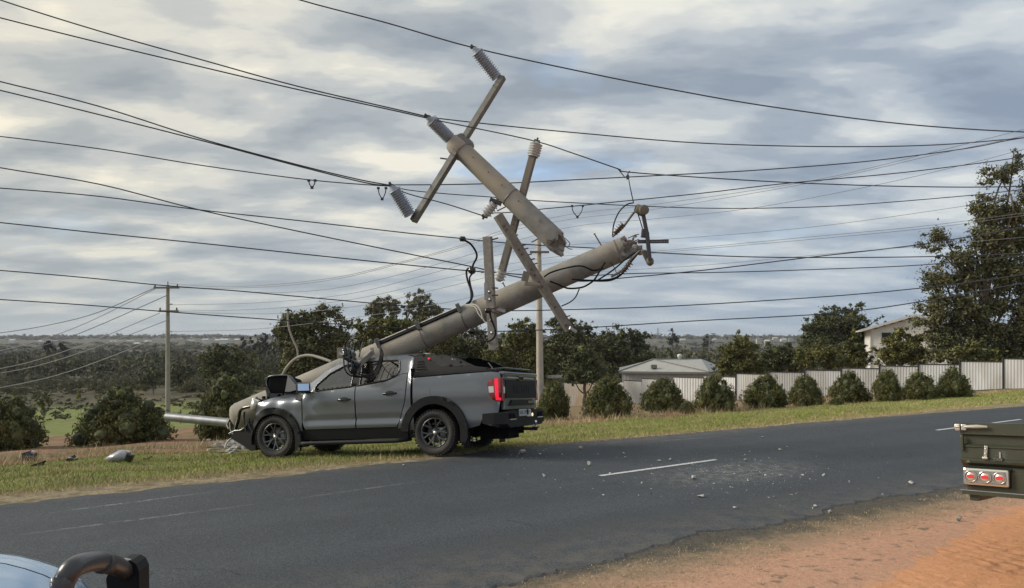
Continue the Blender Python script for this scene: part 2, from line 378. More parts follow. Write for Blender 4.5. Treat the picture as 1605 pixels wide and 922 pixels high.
# worn paint ghosts of old lines near the far edge
def streak(d0, w, s0, s1, k):
    wob = wm('MULTIPLY', wm('SINE', wm('MULTIPLY', Sn, .4)), .05)
    a = wm('SUBTRACT', 1.0, wm('MULTIPLY', wm('ABSOLUTE', wm('SUBTRACT', wm('ADD', Dn, wob), d0)), 1.0 / w), clamp=True)
    e = wm('MULTIPLY', step(Sn, s0, s0 + 1), wm('SUBTRACT', 1.0, step(Sn, s1 - 1, s1)))
    n_ = step(noise(9, 6, .75), .44, .56)
    return wm('MULTIPLY', wm('MULTIPLY', a, e), wm('MULTIPLY', n_, k))
STREAKS = []
for q0, q1, w, k in (((50, 808), (345, 771), .05, .75), ((0, 843), (420, 790), .055, .5), ((420, 790), (690, 752), .05, .4), ((1000, 694), (1130, 684), .06, .4)):
    a0 = sdof(*gnd(*q0, z0=0)[:2]); a1 = sdof(*gnd(*q1, z0=0)[:2])
    sl = (a1[1] - a0[1]) / (a1[0] - a0[0])
    DD = Dn
    Dn = wm('SUBTRACT', DD, wm('MULTIPLY', wm('SUBTRACT', Sn, a0[0]), sl))
    c = mixc(streak(a0[1], w, a0[0], a1[0], k), c, (.36, .36, .345)); Dn = DD
dq = sdof(*gnd(1150, 741, z0=0)[:2])
rr_ = wm('ADD', wm('POWER', wm('DIVIDE', wm('ABSOLUTE', wm('SUBTRACT', Sn, dq[0])), 1.9), 2), wm('POWER', wm('DIVIDE', wm('ABSOLUTE', wm('SUBTRACT', Dn, dq[1])), .8), 2))
dust = wm('MULTIPLY', wm('SUBTRACT', 1.0, rr_, clamp=True), step(noise(7, 6, .75), .42, .62))
c = mixc(wm('MULTIPLY', dust, .55), c, (.26, .26, .245))
L.new(c, p.inputs['Base Color'])
bn = nd('ShaderNodeBump', i={'Strength': .55, 'Distance': .012}); L.new(nf, bn.inputs['Height']); L.new(bn.outputs[0], p.inputs['Normal'])
rd = mkmesh('road', Vr, Fr, mats=[rm]); meshobj('road', rd, kind='structure', label='dark grey asphalt road crossing the picture')
# centre line dashes
pm = mat('worn_white_paint', (.58, .59, .58), .8, var=(.16, .165, .17), vscale=30, vpos=(.50, .68), bump=.3)
def dash(pa, pb, w=.085):
    a, b = gnd(*pa, z0=0), gnd(*pb, z0=0); d = Vector((b.x - a.x, b.y - a.y)).normalized(); n = Vector((-d.y, d.x)) * w / 2
    V, F = [], []; m = 30
    for i in range(m + 1):
        q = Vector((a.x, a.y)).lerp(Vector((b.x, b.y)), i / m)
        for sgn in (1, -1): e = q + n * sgn * (1 + R.uniform(-.12, .12)); V.append((e.x, e.y, .0085))
    F = [(2 * i, 2 * i + 1, 2 * i + 3, 2 * i + 2) for i in range(m)]
    return MB().add(V, F)
dash((940, 747), (1122, 721.5)).build('road_marking', pm, kind='structure')
dash((1468, 675), (1600, 658)).build('road_marking', pm, kind='structure')

# ---------------------------------------------------------------- grass
def blades(n, pick, hmin, hmax, w, m, name, label, bend=.5):
    B = pick(n); n = len(B)
    ang = NR.uniform(0, 2 * pi, n); h = NR.uniform(hmin, hmax, n) * (.6 + .8 * NR.random(n)); ww = w * NR.uniform(.6, 1.3, n)
    lx, ly = NR.normal(0, bend, n) * h, NR.normal(0, bend, n) * h
    a = B + np.stack([np.cos(ang) * ww, np.sin(ang) * ww, np.zeros(n)], -1); b = B - np.stack([np.cos(ang) * ww, np.sin(ang) * ww, np.zeros(n)], -1)
    t = B + np.stack([lx, ly, h], -1)
    me = npmesh(name, np.stack([a, b, t], 1).reshape(-1, 3), 3, m)
    return meshobj(name, me, label=label, kind='stuff')
def fbm(x, y): return .5 + .25 * (np.sin(x * 1.3 + np.sin(y * .9) * 2) + np.sin(y * 1.7 + np.sin(x * 1.1 + 2) * 2)) 
def strip(s0, s1, d0, d1, thr=None, inv=False, power=1.0):
    def f(n):
        t = NR.random(n) ** power
        s = s0 + (s1 - s0) * t; d = NR.uniform(d0, d1, n)
        x = P0.x + U.x * s + NV.x * d; y = P0.y + U.y * s + NV.y * d
        k = np.abs(x / np.maximum(y, .1)) < .72
        if thr is not None:
            q = fbm(x * 1.4, y * 1.9); k &= (q < thr) if inv else (q > thr)
        x, y = x[k], y[k]; return np.stack([x, y, hgt_np(x, y) - .004], -1)
    return f
gmat = mat('verge_grass_blades', (.25, .295, .08), .85, var=(.36, .31, .16), vscale=1.3, vpos=(.52, .60), island=[(0, (.7, .75, .6)), (.5, (1, 1, 1)), (1, (1.5, 1.35, 1.2))], spec=.2)
smat = mat('dry_straw_blades', (.52, .43, .28), .9, island=[(0, (.5, .5, .5)), (1, (1.2, 1.15, 1.05))], spec=.2)
blades(150000, strip(-14, 16, .35, 7.6), .02, .06, .006, gmat, 'verge_grass', 'short green verge grass between the road and the shrubs')
blades(30000, strip(-14, 16, -.02, 1.0), .015, .05, .005, smat, 'dry_roadside_grass', 'straw coloured dry grass along the far road edge')
blades(40000, strip(-14, 20, .5, 8, .50), .03, .09, .006, smat, 'dry_verge_grass', 'dry brown patches in the green verge')
blades(36000, strip(-24, 34, 7.6, 11, .45), .06, .26, .008, smat, 'tall_dry_grass', 'tall pale dry grass between the shrubs')
blades(14000, strip(-14, 16, .6, 8, .62), .05, .12, .008, mat('weed_blades', (.13, .17, .05), .8, island=[(0, (.7, .7, .7)), (1, (1.3, 1.3, 1.2))]), 'verge_weeds', 'darker green weed tufts in the verge')
blades(26000, strip(16, 45, .3, 7.6), .03, .08, .012, gmat, 'far_verge_grass', 'green verge grass further along the road')
blades(8000, strip(-9, 7, -7.0, -6.15, .30), .006, .022, .0035, smat, 'shoulder_dry_grass', 'sparse dry grass on the near gravel shoulder')
# ---------------------------------------------------------------- foliage
def leafmat(name, c, isl=.55, **k):
    a = 1 - isl; b = 1 + isl
    return mat(name, c, .75, island=[(0, (a, a, a * .95)), (.45, (1, 1, 1)), (.9, (b, b * .97, b * .8)), (1, (b * 1.25, b * 1.12, b * .8))], spec=.25, **k)
LM = dict(
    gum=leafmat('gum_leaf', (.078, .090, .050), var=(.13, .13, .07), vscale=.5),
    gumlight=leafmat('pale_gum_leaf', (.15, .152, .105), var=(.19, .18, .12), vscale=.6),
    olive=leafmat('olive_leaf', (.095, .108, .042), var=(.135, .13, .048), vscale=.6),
    shrub=leafmat('shrub_leaf', (.070, .084, .032), .6, var=(.125, .115, .042), vscale=2.2),
    dark=leafmat('dark_leaf', (.066, .080, .046), var=(.10, .108, .055), vscale=.7),
    pine=leafmat('pine_needle', (.022, .030, .024)),
    scrub=leafmat('scrub_leaf', (.082, .086, .046), var=(.135, .128, .074), vscale=.02, v2scale=.006, var2=(.085, .092, .072)),
    yellow=leafmat('yellow_leaf', (.20, .19, .03)),
    farhaze=leafmat('far_hazed_leaf', (.095, .105, .08), .4, var=(.135, .135, .10), vscale=.01))  # distance haze put into this lighter, greyer leaf colour
bark = mat('gum_bark', (.10, .088, .072), .9, var=(.20, .18, .15), vscale=3, bump=.6, bscale=20, stretch=(1, 1, .3))
barkd = mat('dark_bark', (.07, .055, .042), .95, var=(.12, .10, .08), vscale=4, bump=.6, bscale=20)

def leaves(lobes, n, size, clumps, rng, crad=.22, aspect=2.0, flat=.0, shell=.55, droop=0.0, soft=True):
    """leaf quads gathered in clumps inside ellipsoid lobes (cx,cy,cz,rx,ry,rz,weight)"""
    if clumps > 60: clumps = int(clumps * 1.8); crad = crad * .85; n = int(n * 1.9); size = size * .72
    Lb = np.array([l[:6] for l in lobes], float); wt = np.array([l[6] if len(l) > 6 else l[3] * l[5] for l in lobes], float); wt /= wt.sum()
    ci = rng.choice(len(lobes), clumps, p=wt)
    d = rng.normal(size=(clumps, 3)); d /= np.linalg.norm(d, axis=1)[:, None]
    rr = shell + (1 - shell) * rng.random(clumps) ** .6
    rr = np.where(rng.random(clumps) < .25, rng.random(clumps) * .8, rr)
    rr = rr * rng.normal(1.04, .14, clumps)
    cc = Lb[ci, :3] + d * Lb[ci, 3:6] * rr[:, None]
    cs = crad * Lb[ci, 3:6].mean(1) * rng.uniform(.55, 1.3, clumps)
    k = rng.choice(clumps, n, p=cs ** 2 / (cs ** 2).sum())
    o = rng.normal(size=(n, 3)); o /= np.linalg.norm(o, axis=1)[:, None]
    o *= (np.abs(rng.normal(0, .62, n)) + .05)[:, None] if soft else (rng.random(n) ** .4 * rng.choice([1, 1, 1, 1.25], n))[:, None]
    c = cc[k] + o * cs[k][:, None] * np.array([1, 1, .75])
    c[:, 2] -= droop * rng.random(n) * cs[k]
    a = rng.normal(size=(n, 3)); a /= np.linalg.norm(a, axis=1)[:, None]
    nn = o + rng.normal(size=(n, 3)) * .55; nn[:, 2] += .25
    b = np.cross(a, nn); b /= np.linalg.norm(b, axis=1)[:, None] + 1e-9
    s = size * rng.uniform(.6, 1.35, n)[:, None]
    a = a * s * .5 * aspect ** .5; b = b * s * .5 / aspect ** .5
    V = np.stack([c - a, c - b * .9 + a * .1, c + a, c + b * .9 + a * .1], 1).reshape(-1, 3)
    return V
def core(lobes, f=.62):
    """dark inner branch mass: rough low polygon lumps inside the crown"""
    bm = bmesh.new()
    for l in lobes:
        r = bmesh.ops.create_icosphere(bm, subdivisions=2, radius=1)
        for v in r['verts']:
            q = 1 + .22 * sin(v.co.x * 7 + l[0] * 3) * sin(v.co.y * 6 + l[2]) + R.uniform(-.1, .1)
            v.co = Vector((l[0] + v.co.x * l[3] * f * q, l[1] + v.co.y * l[4] * f * q, l[2] + v.co.z * l[5] * f * q))
    me = bpy.data.meshes.new('core'); bm.to_mesh(me); bm.free(); return me
def trunk_mb(h, r, limbs, rng, lean=(0, 0), fork=.35, wob=.06, seg=8):
    m = MB(); top = Vector((lean[0], lean[1], h)); pts = []
    for i in range(8):
        t = i / 7; pts.append(Vector((lean[0] * t + rng.uniform(-wob, wob) * h * .3 * (t > 0), lean[1] * t + rng.uniform(-wob, wob) * h * .3 * (t > 0), h * t - .15 * (i == 0))))
    m.tube(smooth_pts(pts, 2), [r * (1.25 if i == 0 else 1) * (1 - .75 * i / 14) for i in range(15)], seg)
    for e in limbs:
        e = Vector(e); t = min(.8, max(fork, e.z / h - .35)) * rng.uniform(.8, 1.0); b = pts[0].lerp(pts[-1], t); b = pts[int(t * 7)]
        q = [b, b.lerp(e, .35) + Vector((0, 0, -.06 * (e - b).length)) , b.lerp(e, .7) + Vector((rng.uniform(-.1, .1), rng.uniform(-.1, .1), .02)) * (e - b).length, e]
        m.tube(smooth_pts(q, 3), [r * .5 * (1 - t_ * .085) for t_ in range(10)], 6, cap=False)
    return m
def tree(name, label, cat, base, lobes, n, size, clumps, m, tr=.2, th=None, group=None, seed=1, crad=.22, limbs=True, mt=None, dens_core=None, droop=0, lean=(0, 0), shell=.55, extra=None, aspect=2.0):
    rng = np.random.default_rng(seed); rr = random.Random(seed)
    o = thing(name, label, cat, base, group=group)
    V = leaves(lobes, n, size, clumps, rng, crad, droop=droop, shell=shell, aspect=aspect)
    meshobj('crown', npmesh('crown', V, 4, LM[m]), o)
    if extra:
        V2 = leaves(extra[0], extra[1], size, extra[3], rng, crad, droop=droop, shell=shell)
        e = meshobj('edge_foliage', npmesh('edge_foliage', V2, 4, LM[extra[2]]), o); e['label'] = 'yellow green leaves on one side'  # extra leaves in a second leaf colour along one edge
    if dens_core:
        c = core(lobes, dens_core); c.materials.append(LM[m]); k = meshobj('inner_foliage', c, o)
    H = th or max(l[2] for l in lobes)
    trunk_mb(H, tr, [(l[0] * .9, l[1] * .9, l[2]) for l in lobes] if limbs else [], rr, lean).build('trunk', mt or bark, o)
    return o
def lobes_from_px(base, Z, Lp, depth=.8, off=0.0):
    """lobes given as photograph ellipses (px,py,rx,ry[,dz]) around a base point at depth Z"""
    out = []
    for q in Lp:
        c = at(q[0], q[1], Z); k = Z / FPX; dzv = q[4] if len(q) > 4 else 0
        out.append((c.x - base.x, dzv + R.uniform(-.25, .25) * q[2] * k, c.z - base.z, q[2] * k, q[2] * k * depth, q[3] * k, min(q[2] * q[3], 650) if q[0] < 1700 else 300))
    return out

# ---- clipped roadside shrubs
def shrub_mesh(seed, pointy=0.0, n=15000):
    rng = np.random.default_rng(seed); rr = random.Random(seed); lob = [(0, 0, .30, .60, .60, .32, .6), (0, 0, .55, .36, .36, .30, .3)]
    for i in range(26 if not pointy else 22):
        a = i * 2.4 + rr.uniform(-.4, .4); t = (i + .5) / 26; rad = (.78 * (1 - t ** 1.7) ** .62 if not pointy else .82 * (1 - t) ** .75) * rr.uniform(.80, 1.05)
        q = rr.uniform(.15, .25) * (1.05 - .35 * t); lob.append((cos(a) * rad * .9, sin(a) * rad * .9, .10 + t * .80, q * 1.1, q * 1.1, q * .95, q * q * 2.2))
    V = leaves(lob, n, .050, 700, rng, .30, aspect=2.2, shell=.85, soft=False)
    V = V[(V.reshape(-1, 4, 3)[:, :, 2].min(1) > -.02).repeat(4)]
    c = core([(l[0], l[1], l[2] + .02, *l[3:]) for l in lob], .60)
    return npmesh('foliage', V, 4, LM['shrub']), c
SHM = [shrub_mesh(3), shrub_mesh(5), shrub_mesh(8, 1.0), shrub_mesh(13), shrub_mesh(21, 1.0, 11000)]
for a, c in SHM: c.materials.append(LM['dark'])
stem_mb = MB()
for i in range(5): stem_mb.tube([(R.uniform(-.05, .05), R.uniform(-.05, .05), -.1), (R.uniform(-.3, .3), R.uniform(-.3, .3), .5)], [.035, .015], 6)
stem_me = mkmesh('stem', stem_mb.V, stem_mb.F, mats=[barkd])
SH = [  # px centre, base y, width px, top y, variant, label
    (-12, 708, 104, 619, 0, 'dark round shrub cut off by the left edge of the picture'),
    (167, 700, 140, 609, 1, 'widest dark green round shrub, standing behind the grey panel lying in the grass'),
    (343, 690, 108, 585, 3, 'tall dark shrub beside the power pole, behind the horizontal steel pipe'),
    (868, 661, 60, 590, 2, 'dark shrub right behind the tailgate of the crashed pickup'),
    (958, 656, 86, 581, 2, 'tall pointed shrub in front of the shed, first one clear of the pickup'),
    (1046, 649, 82, 588, 4, 'uneven double topped shrub in front of the low hipped roof'),
    (1127, 647, 74, 583, 0, 'broad round shrub where the pale fence begins to step up'),
    (1207, 640, 68, 584, 3, 'round shrub second to the right of the shed roof'),
    (1271, 636, 62, 582, 4, 'smaller shrub with a low side shoot trailing to its right'),
    (1342, 633, 70, 583, 1, 'wide low shrub halfway along the stepped corrugated fence'),
    (1400, 629, 52, 573, 2, 'narrow upright shrub, tallest against the stepped fence'),
    (1452, 627, 56, 581, 0, 'second last shrub of the row before the bare red soil'),
    (1505, 623, 52, 576, 1, 'last neat dome shaped shrub at the right end of the row')]
for i, (cx_, by, w, ty, v, lab) in enumerate(SH):
    b = gnd(max(cx_, 2), by); Z = b.y
    if cx_ < 2: b = gnd(2, by); b.x = (cx_ - CX) / FPX * Z; b.z = hgt(b.x, Z)
    sw = w * Z / FPX / 1.64; sh = (by - ty) * Z / FPX / .96
    o = thing('roadside_shrub', lab, 'shrub', (b.x, b.y + sw * .6, hgt(b.x, b.y + sw * .6) - .03), group='clipped shrubs in a row along the verge')
    o.rotation_euler.z = R.uniform(0, 6.28); o.scale = (sw, sw * R.uniform(.9, 1.05), sh)
    a, c = SHM[v]
    meshobj('foliage', a, o); meshobj('inner_foliage', c, o); meshobj('stem', stem_me, o)
# small side plants
for px_, py_, w, h, lab in ((1313, 635, 26, 12, 'low spreading bush trailing beside the shrub row'), (1078, 649, 30, 21, 'low bush leaning out of the double topped shrub'), (1086, 629, 13, 14, 'small round bush touching the broad shrub')):
    b = gnd(px_, py_); s = w * b.y / FPX / 1.9
    o = thing('low_bush', lab, 'bush', (b.x, b.y + .1, b.z)); o.scale = (s, s, h * b.y / FPX / 1.0); o.rotation_euler.z = R.uniform(0, 6)
    meshobj('foliage', SHM[0][0], o); meshobj('inner_foliage', SHM[0][1], o)

# ---- trees, left to right
def T(name, label, cat, px_, Z, Lp, n, size, clumps, m, seed, **k):
    x = (px_ - CX) / FPX * Z; b = on(x, Z); return tree(name, label, cat, b, lobes_from_px(b, Z, Lp), n, size, clumps, m, seed=seed, **k)
T('gum_tree', 'large dark gum tree with a yellow green left edge behind the bonnet of the pickup', 'tree', 485, 46,
  [(470, 505, 26, 22), (505, 500, 28, 22), (530, 520, 20, 28), (455, 530, 18, 40), (490, 545, 36, 40), (525, 560, 24, 40), (465, 575, 22, 34), (500, 590, 30, 26)], 26000, .17, 170, 'gum', 31, tr=.28, th=6,
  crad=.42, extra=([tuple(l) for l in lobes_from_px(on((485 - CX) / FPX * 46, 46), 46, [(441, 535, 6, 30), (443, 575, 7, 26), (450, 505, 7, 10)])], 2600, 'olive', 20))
T('sparse_gum_tree', 'airy gum tree with two thin pale crowns rising behind the leaning pole', 'tree', 612, 74,
  [(597, 478, 16, 16), (588, 492, 14, 16), (618, 482, 12, 14), (655, 468, 17, 13), (668, 482, 14, 14), (640, 480, 10, 12), (682, 490, 12, 10), (660, 496, 16, 10), (604, 506, 22, 10)], 11000, .24, 130, 'gumlight', 33, tr=.3, th=9.5, crad=.38)
T('bushy_tree', 'lower olive green trees in front of the airy gum', 'tree', 600, 66,
  [(560, 510, 18, 12), (585, 520, 26, 18), (620, 515, 30, 18), (655, 508, 26, 14), (640, 535, 34, 22), (575, 545, 30, 24), (690, 530, 26, 20)], 12000, .26, 110, 'olive', 35, tr=.25, th=6, crad=.4)
T('gum_tree', 'dark rounded gum tree seen right under the middle of the leaning pole', 'tree', 725, 70,
  [(705, 545, 34, 24), (740, 540, 30, 26), (765, 560, 24, 34), (720, 570, 40, 26), (680, 565, 30, 26)], 12000, .26, 110, 'gum', 36, tr=.3, th=6, crad=.4)
T('gum_tree', 'olive gum tree to the left of the standing concrete pole', 'tree', 815, 68,
  [(822, 512, 18, 16), (805, 530, 24, 22), (835, 535, 20, 24), (800, 565, 30, 34), (835, 575, 26, 34), (780, 570, 22, 30)], 14000, .25, 130, 'olive', 37, tr=.3, th=7, crad=.36)
T('gum_tree', 'broad gum tree to the right of the standing concrete pole with a pale open top', 'tree', 890, 72,
  [(875, 515, 18, 18), (905, 507, 18, 12), (925, 515, 14, 12), (890, 535, 30, 24), (925, 540, 24, 24), (870, 560, 26, 30), (905, 570, 34, 30)], 15000, .26, 140, 'gum', 38, tr=.3, th=7.5, crad=.36)
T('gum_tree', 'dense dark gum tree behind the shed, left of its roof', 'tree', 980, 84,
  [(965, 530, 22, 16), (985, 526, 20, 14), (1005, 535, 16, 18), (975, 550, 34, 22), (945, 550, 18, 22), (1000, 558, 22, 20), (970, 575, 34, 20)], 13000, .28, 120, 'dark', 39, tr=.3, th=7, crad=.38)
T('yard_tree', 'small dense dark tree leaning over the weathered fence panels', 'tree', 916, 58,
  [(912, 548, 16, 12), (925, 562, 20, 14), (900, 566, 18, 14), (915, 582, 32, 18), (890, 594, 12, 14), (940, 592, 14, 14)], 11000, .17, 120, 'dark', 40, tr=.14, th=3.2, crad=.36, mt=barkd, dens_core=.5)
T('yard_tree', 'bushy olive tree with a thin pointed top beside the hipped shed roof', 'tree', 1160, 60,
  [(1158, 520, 6, 9), (1160, 533, 15, 12), (1150, 550, 20, 14), (1172, 548, 20, 14), (1158, 568, 32, 16), (1135, 580, 16, 10), (1185, 578, 20, 14)], 12000, .18, 140, 'olive', 41, tr=.12, th=3.6, crad=.34, mt=barkd, dens_core=.45)
T('yard_tree', 'low dark tree behind the first steps of the fence', 'tree', 1222, 66,
  [(1215, 552, 20, 16), (1240, 556, 20, 18), (1205, 570, 18, 14), (1228, 574, 28, 14)], 8000, .2, 90, 'dark', 42, tr=.12, th=3, crad=.36, mt=barkd, dens_core=.5)
T('gum_tree', 'tall rounded dark tree standing between the fence and the cream house', 'tree', 1315, 86,
  [(1338, 482, 15, 12), (1310, 492, 22, 14), (1345, 500, 22, 18), (1290, 502, 18, 14), (1320, 515, 40, 22), (1272, 520, 18, 18), (1300, 540, 40, 22), (1345, 535, 26, 22), (1380, 502, 10, 8)], 20000, .27, 170, 'dark', 43, tr=.3, th=8, crad=.36)
T('pine_tree', 'upright dark pointed tree in front of the cream house corner', 'tree', 1343, 62,
  [(1339, 518, 5, 8), (1341, 531, 11, 10), (1336, 548, 18, 13), (1348, 560, 20, 13), (1335, 572, 24, 12)], 9000, .17, 100, 'shrub', 44, tr=.1, th=3.6, crad=.34, mt=barkd, dens_core=.5)
T('yard_shrub', 'grey green bush low behind the fence under the tall rounded tree', 'bush', 1285, 60,
  [(1285, 555, 30, 14), (1310, 570, 22, 10), (1262, 570, 18, 12)], 7000, .17, 80, 'olive', 45, tr=.08, th=2, crad=.36, mt=barkd, dens_core=.5)
T('yard_shrub', 'bushy tree hiding the lower wall of the cream house', 'bush', 1410, 56,
  [(1412, 522, 16, 12), (1400, 538, 22, 14), (1430, 535, 20, 16), (1385, 556, 18, 16), (1415, 556, 34, 18), (1445, 558, 20, 16)], 12000, .17, 120, 'olive', 46, tr=.1, th=3, crad=.36, mt=barkd, dens_core=.5)
T('giant_gum_tree', 'huge gum tree filling the right edge with sky showing through gaps', 'tree', 1545, 52,
  [(1585, 262, 15, 20), (1565, 275, 26, 17), (1592, 240, 10, 12), (1620, 280, 23, 32), (1560, 335, 31, 17), (1535, 330, 20, 25), (1590, 335, 26, 27), (1515, 370, 18, 17), (1475, 374, 23, 17), (1470, 400, 15, 17),
   (1548, 375, 33, 22), (1600, 380, 28, 30), (1500, 405, 31, 17), (1560, 418, 33, 25), (1475, 440, 26, 22), (1520, 440, 31, 22), (1590, 440, 33, 27), (1470, 480, 26, 25), (1515, 480, 33, 25), (1565, 480, 33, 25), (1612, 490, 31, 32),
   (1470, 520, 26, 25), (1510, 520, 33, 25), (1560, 525, 36, 25), (1605, 530, 28, 30), (1480, 548, 31, 20), (1530, 552, 39, 20), (1585, 556, 36, 20), (1650, 420, 52, 75), (1650, 320, 39, 50), (1650, 520, 52, 62)],
  70000, .21, 520, 'gum', 47, tr=.26, th=10, crad=.62, shell=.15, mt=barkd)
T('gum_sapling', 'yellowish young gum in front of the foot of the huge gum tree', 'tree', 1540, 48,
  [(1528, 548, 13, 16), (1500, 556, 12, 12), (1560, 560, 16, 10), (1478, 560, 10, 10)], 4500, .15, 60, 'olive', 48, tr=.07, th=2.4, crad=.4)
# left valley
T('valley_tree', 'wide dull green tree behind the tall shrub, left of the crashed bonnet', 'tree', 365, 85,
  [(335, 556, 24, 14), (365, 552, 24, 12), (385, 566, 26, 18), (345, 580, 30, 22), (385, 594, 30, 22), (330, 565, 20, 14), (360, 612, 36, 20)], 13000, .28, 150, 'gum', 51, tr=.25, th=5, crad=.34)
T('valley_tree', 'small rounded dull tree in the middle of the dry paddock', 'tree', 240, 120,
  [(240, 588, 11, 11), (236, 598, 13, 8)], 2200, .32, 30, 'gum', 52, tr=.15, th=3, crad=.5)
T('valley_tree', 'grey green tree just right of the left power pole', 'tree', 285, 130,
  [(283, 585, 16, 13), (296, 578, 12, 9), (275, 596, 12, 8)], 2600, .36, 34, 'scrub', 53, tr=.15, th=3, crad=.5)
T('paddock_sapling', 'thin light green sapling on the green paddock by the left edge', 'tree', 68, 62,
  [(67, 625, 12, 8), (70, 636, 10, 7), (60, 633, 6, 6)], 500, .17, 26, 'olive', 54, tr=.035, th=1.7, crad=.4)
T('weed_bush', 'bright yellow green weed shoot on top of the widest shrub', 'weed', 126, 25.2,
  [(125, 617, 4, 5), (121, 622, 3, 4)], 160, .06, 8, 'yellow', 55, tr=.01, th=1.6, crad=.5, limbs=False)
T('weed_bush', 'bright yellow green shoots beside the tall shrub behind the pickup', 'weed', 357, 27.5,
  [(354, 594, 5, 4), (362, 599, 4, 4)], 260, .07, 8, 'yellow', 56, tr=.01, th=1.6, crad=.5, limbs=False)
labs = ['leftmost', 'second', 'third', 'fourth', 'fifth', 'rightmost']
for i, (q, ty) in enumerate(((381, 529), (392, 526), (404, 523), (416, 520), (427, 519), (437, 522))):
    T('pine_tree', '%s dark pine of the clump on the skyline left of the large gum' % labs[i], 'tree', q, 330,
      [(q, ty + 4, 4.0, 5), (q, ty + 12, 7, 7), (q, ty + 22, 8, 8), (q + 2, ty + 32, 8, 8)], 900, .8, 20, 'pine', 60 + i, tr=.3, th=7, group='dark pines on the skyline', crad=.5, mt=barkd)
for i, (q, ty, Z, lab) in enumerate(((1054, 514, 420, 'single dark pointed tree on the skyline right of the standing pole'), (1108, 521, 430, 'small dark treetop on the skyline above the shed roof'), (1340, 570, 70, None), (99, 531, 300, 'small dark tree on the far hillside left of the left pole'), (78, 529, 310, 'pair of dark treetops on the hillside near the left edge'))):
    if lab: T('far_tree', lab, 'tree', q, Z, [(q, ty + 4, 3, 4), (q, ty + 11, 6, 6), (q, ty + 20, 8, 8)], 700, .9, 18, 'pine', 80 + i, tr=.3, th=6, crad=.5, mt=barkd)

# ---- scrub of the valley: past counting, one object of joined bush clumps, nearer ones fine, farther ones coarse
def scrub_field(name, label, m, specs):
    parts = []
    for (n, y0, y1, x0f, x1f, sz, hh, nl, ls, cond) in specs:
        for i in range(n):
            y = y0 * (y1 / y0) ** R.random(); x = R.uniform(x0f, x1f) * y
            if cond and not cond(x, y): continue
            s = sz * R.uniform(.5, 1.5); h = hh * R.uniform(.5, 1.4); z = hgt(x, y)
            k = parts and R.random() < .0
            v = PROTO[R.randrange(len(PROTO))][nl]; a = R.uniform(0, 6.28); ca, sa = cos(a), sin(a)
            w = np.empty_like(v); w[:, 0] = (v[:, 0] * ca - v[:, 1] * sa) * s + x; w[:, 1] = (v[:, 0] * sa + v[:, 1] * ca) * s + y; w[:, 2] = v[:, 2] * h + z
            parts.append(w)
    V = np.concatenate(parts); return meshobj(name, npmesh(name, V, 4, m), label=label, kind='stuff')
PROTO = []
for i in range(6):
    rng = np.random.default_rng(200 + i); rr = random.Random(i)
    lob = [(rr.uniform(-.5, .5), rr.uniform(-.5, .5), rr.uniform(.3, .7), rr.uniform(.3, .55), rr.uniform(.3, .55), rr.uniform(.25, .42)) for _ in range(6)]
    PROTO.append({0: leaves(lob, 420, .15, 26, rng, .5), 1: leaves(lob, 110, .30, 14, rng, .5), 2: leaves(lob, 1100, .10, 40, rng, .45)})
lowg = lambda x, y: not (y < 118 and x / y < -.20)
scrub_field('valley_scrub', 'dark olive scrub and bushland filling the valley', LM['scrub'], [
    (330, 124, 215, -.72, .0, 1.9, 1.9, 2, .1, None), (260, 62, 118, -.70, -.20, .55, .45, 1, .1, None),
    (120, 100, 210, -.10, .72, 3.0, 4.2, 2, .1, None),
    (70, 76, 130, .08, .75, 2.2, 2.5, 2, .1, lambda x, y: x / y < .22 or x / y > .3),
    (950, 190, 480, -.75, .75, 4.0, 5.2, 0, .1, None)])
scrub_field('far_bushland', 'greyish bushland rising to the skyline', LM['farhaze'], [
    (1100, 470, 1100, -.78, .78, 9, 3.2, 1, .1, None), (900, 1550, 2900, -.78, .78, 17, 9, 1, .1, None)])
# ---------------------------------------------------------------- corrugated fence
galv = mat('weathered_zinc_sheet', (.56, .57, .58), .6, .1, var=(.66, .66, .65), vscale=1.3, var2=(.46, .45, .43), v2scale=.7, stretch=(1, 1, .35), bump=.1)
galvd = mat('rusty_zinc_sheet', (.40, .40, .39), .6, .2, var=(.34, .25, .16), vscale=1.1, stretch=(1, 1, .4), bump=.1)
darkm = mat('dark_fence_steel', (.03, .032, .035), .5)
FZ = [(884, 64.5), (917, 62.5), (1006, 58), (1055, 56), (1103, 54.5), (1153, 52.3), (1205, 51), (1505, 46.5), (1640, 44)]
fx = lambda q: at(q, HY, interp(q, FZ))
def corr(mb, a, b, z0a, z0b, z1, pitch=.15, amp=.009):
    d = (b - a); n = max(6, int(d.length / pitch) * 4); t_ = d.normalized(); nrm = Vector((t_.y, -t_.x, 0)); V = []
    for i in range(n + 1):
        q = a + d * (i / n); o = nrm * amp * (1, .35, -1, .35)[i % 4]; zb = z0a + (z0b - z0a) * i / n
        V += [(q.x + o.x, q.y + o.y, zb), (q.x + o.x, q.y + o.y, z1)]
    F = [(2 * i, 2 * i + 2, 2 * i + 3, 2 * i + 1) for i in range(n)]
    mb.add(V, F); return mb
bays = [(1572, 1637, 562.5), (1504, 1572, 566.6), (1439, 1504, 571), (1378, 1439, 573.7), (1318, 1378, 577.2), (1261, 1318, 580.3), (1205, 1261, 583.2), (1153, 1205, 586)]
fo = thing('corrugated_fence', 'pale corrugated metal fence stepping up the slope in framed bays', 'fence', tuple(on(*fx(1153)[:2])))
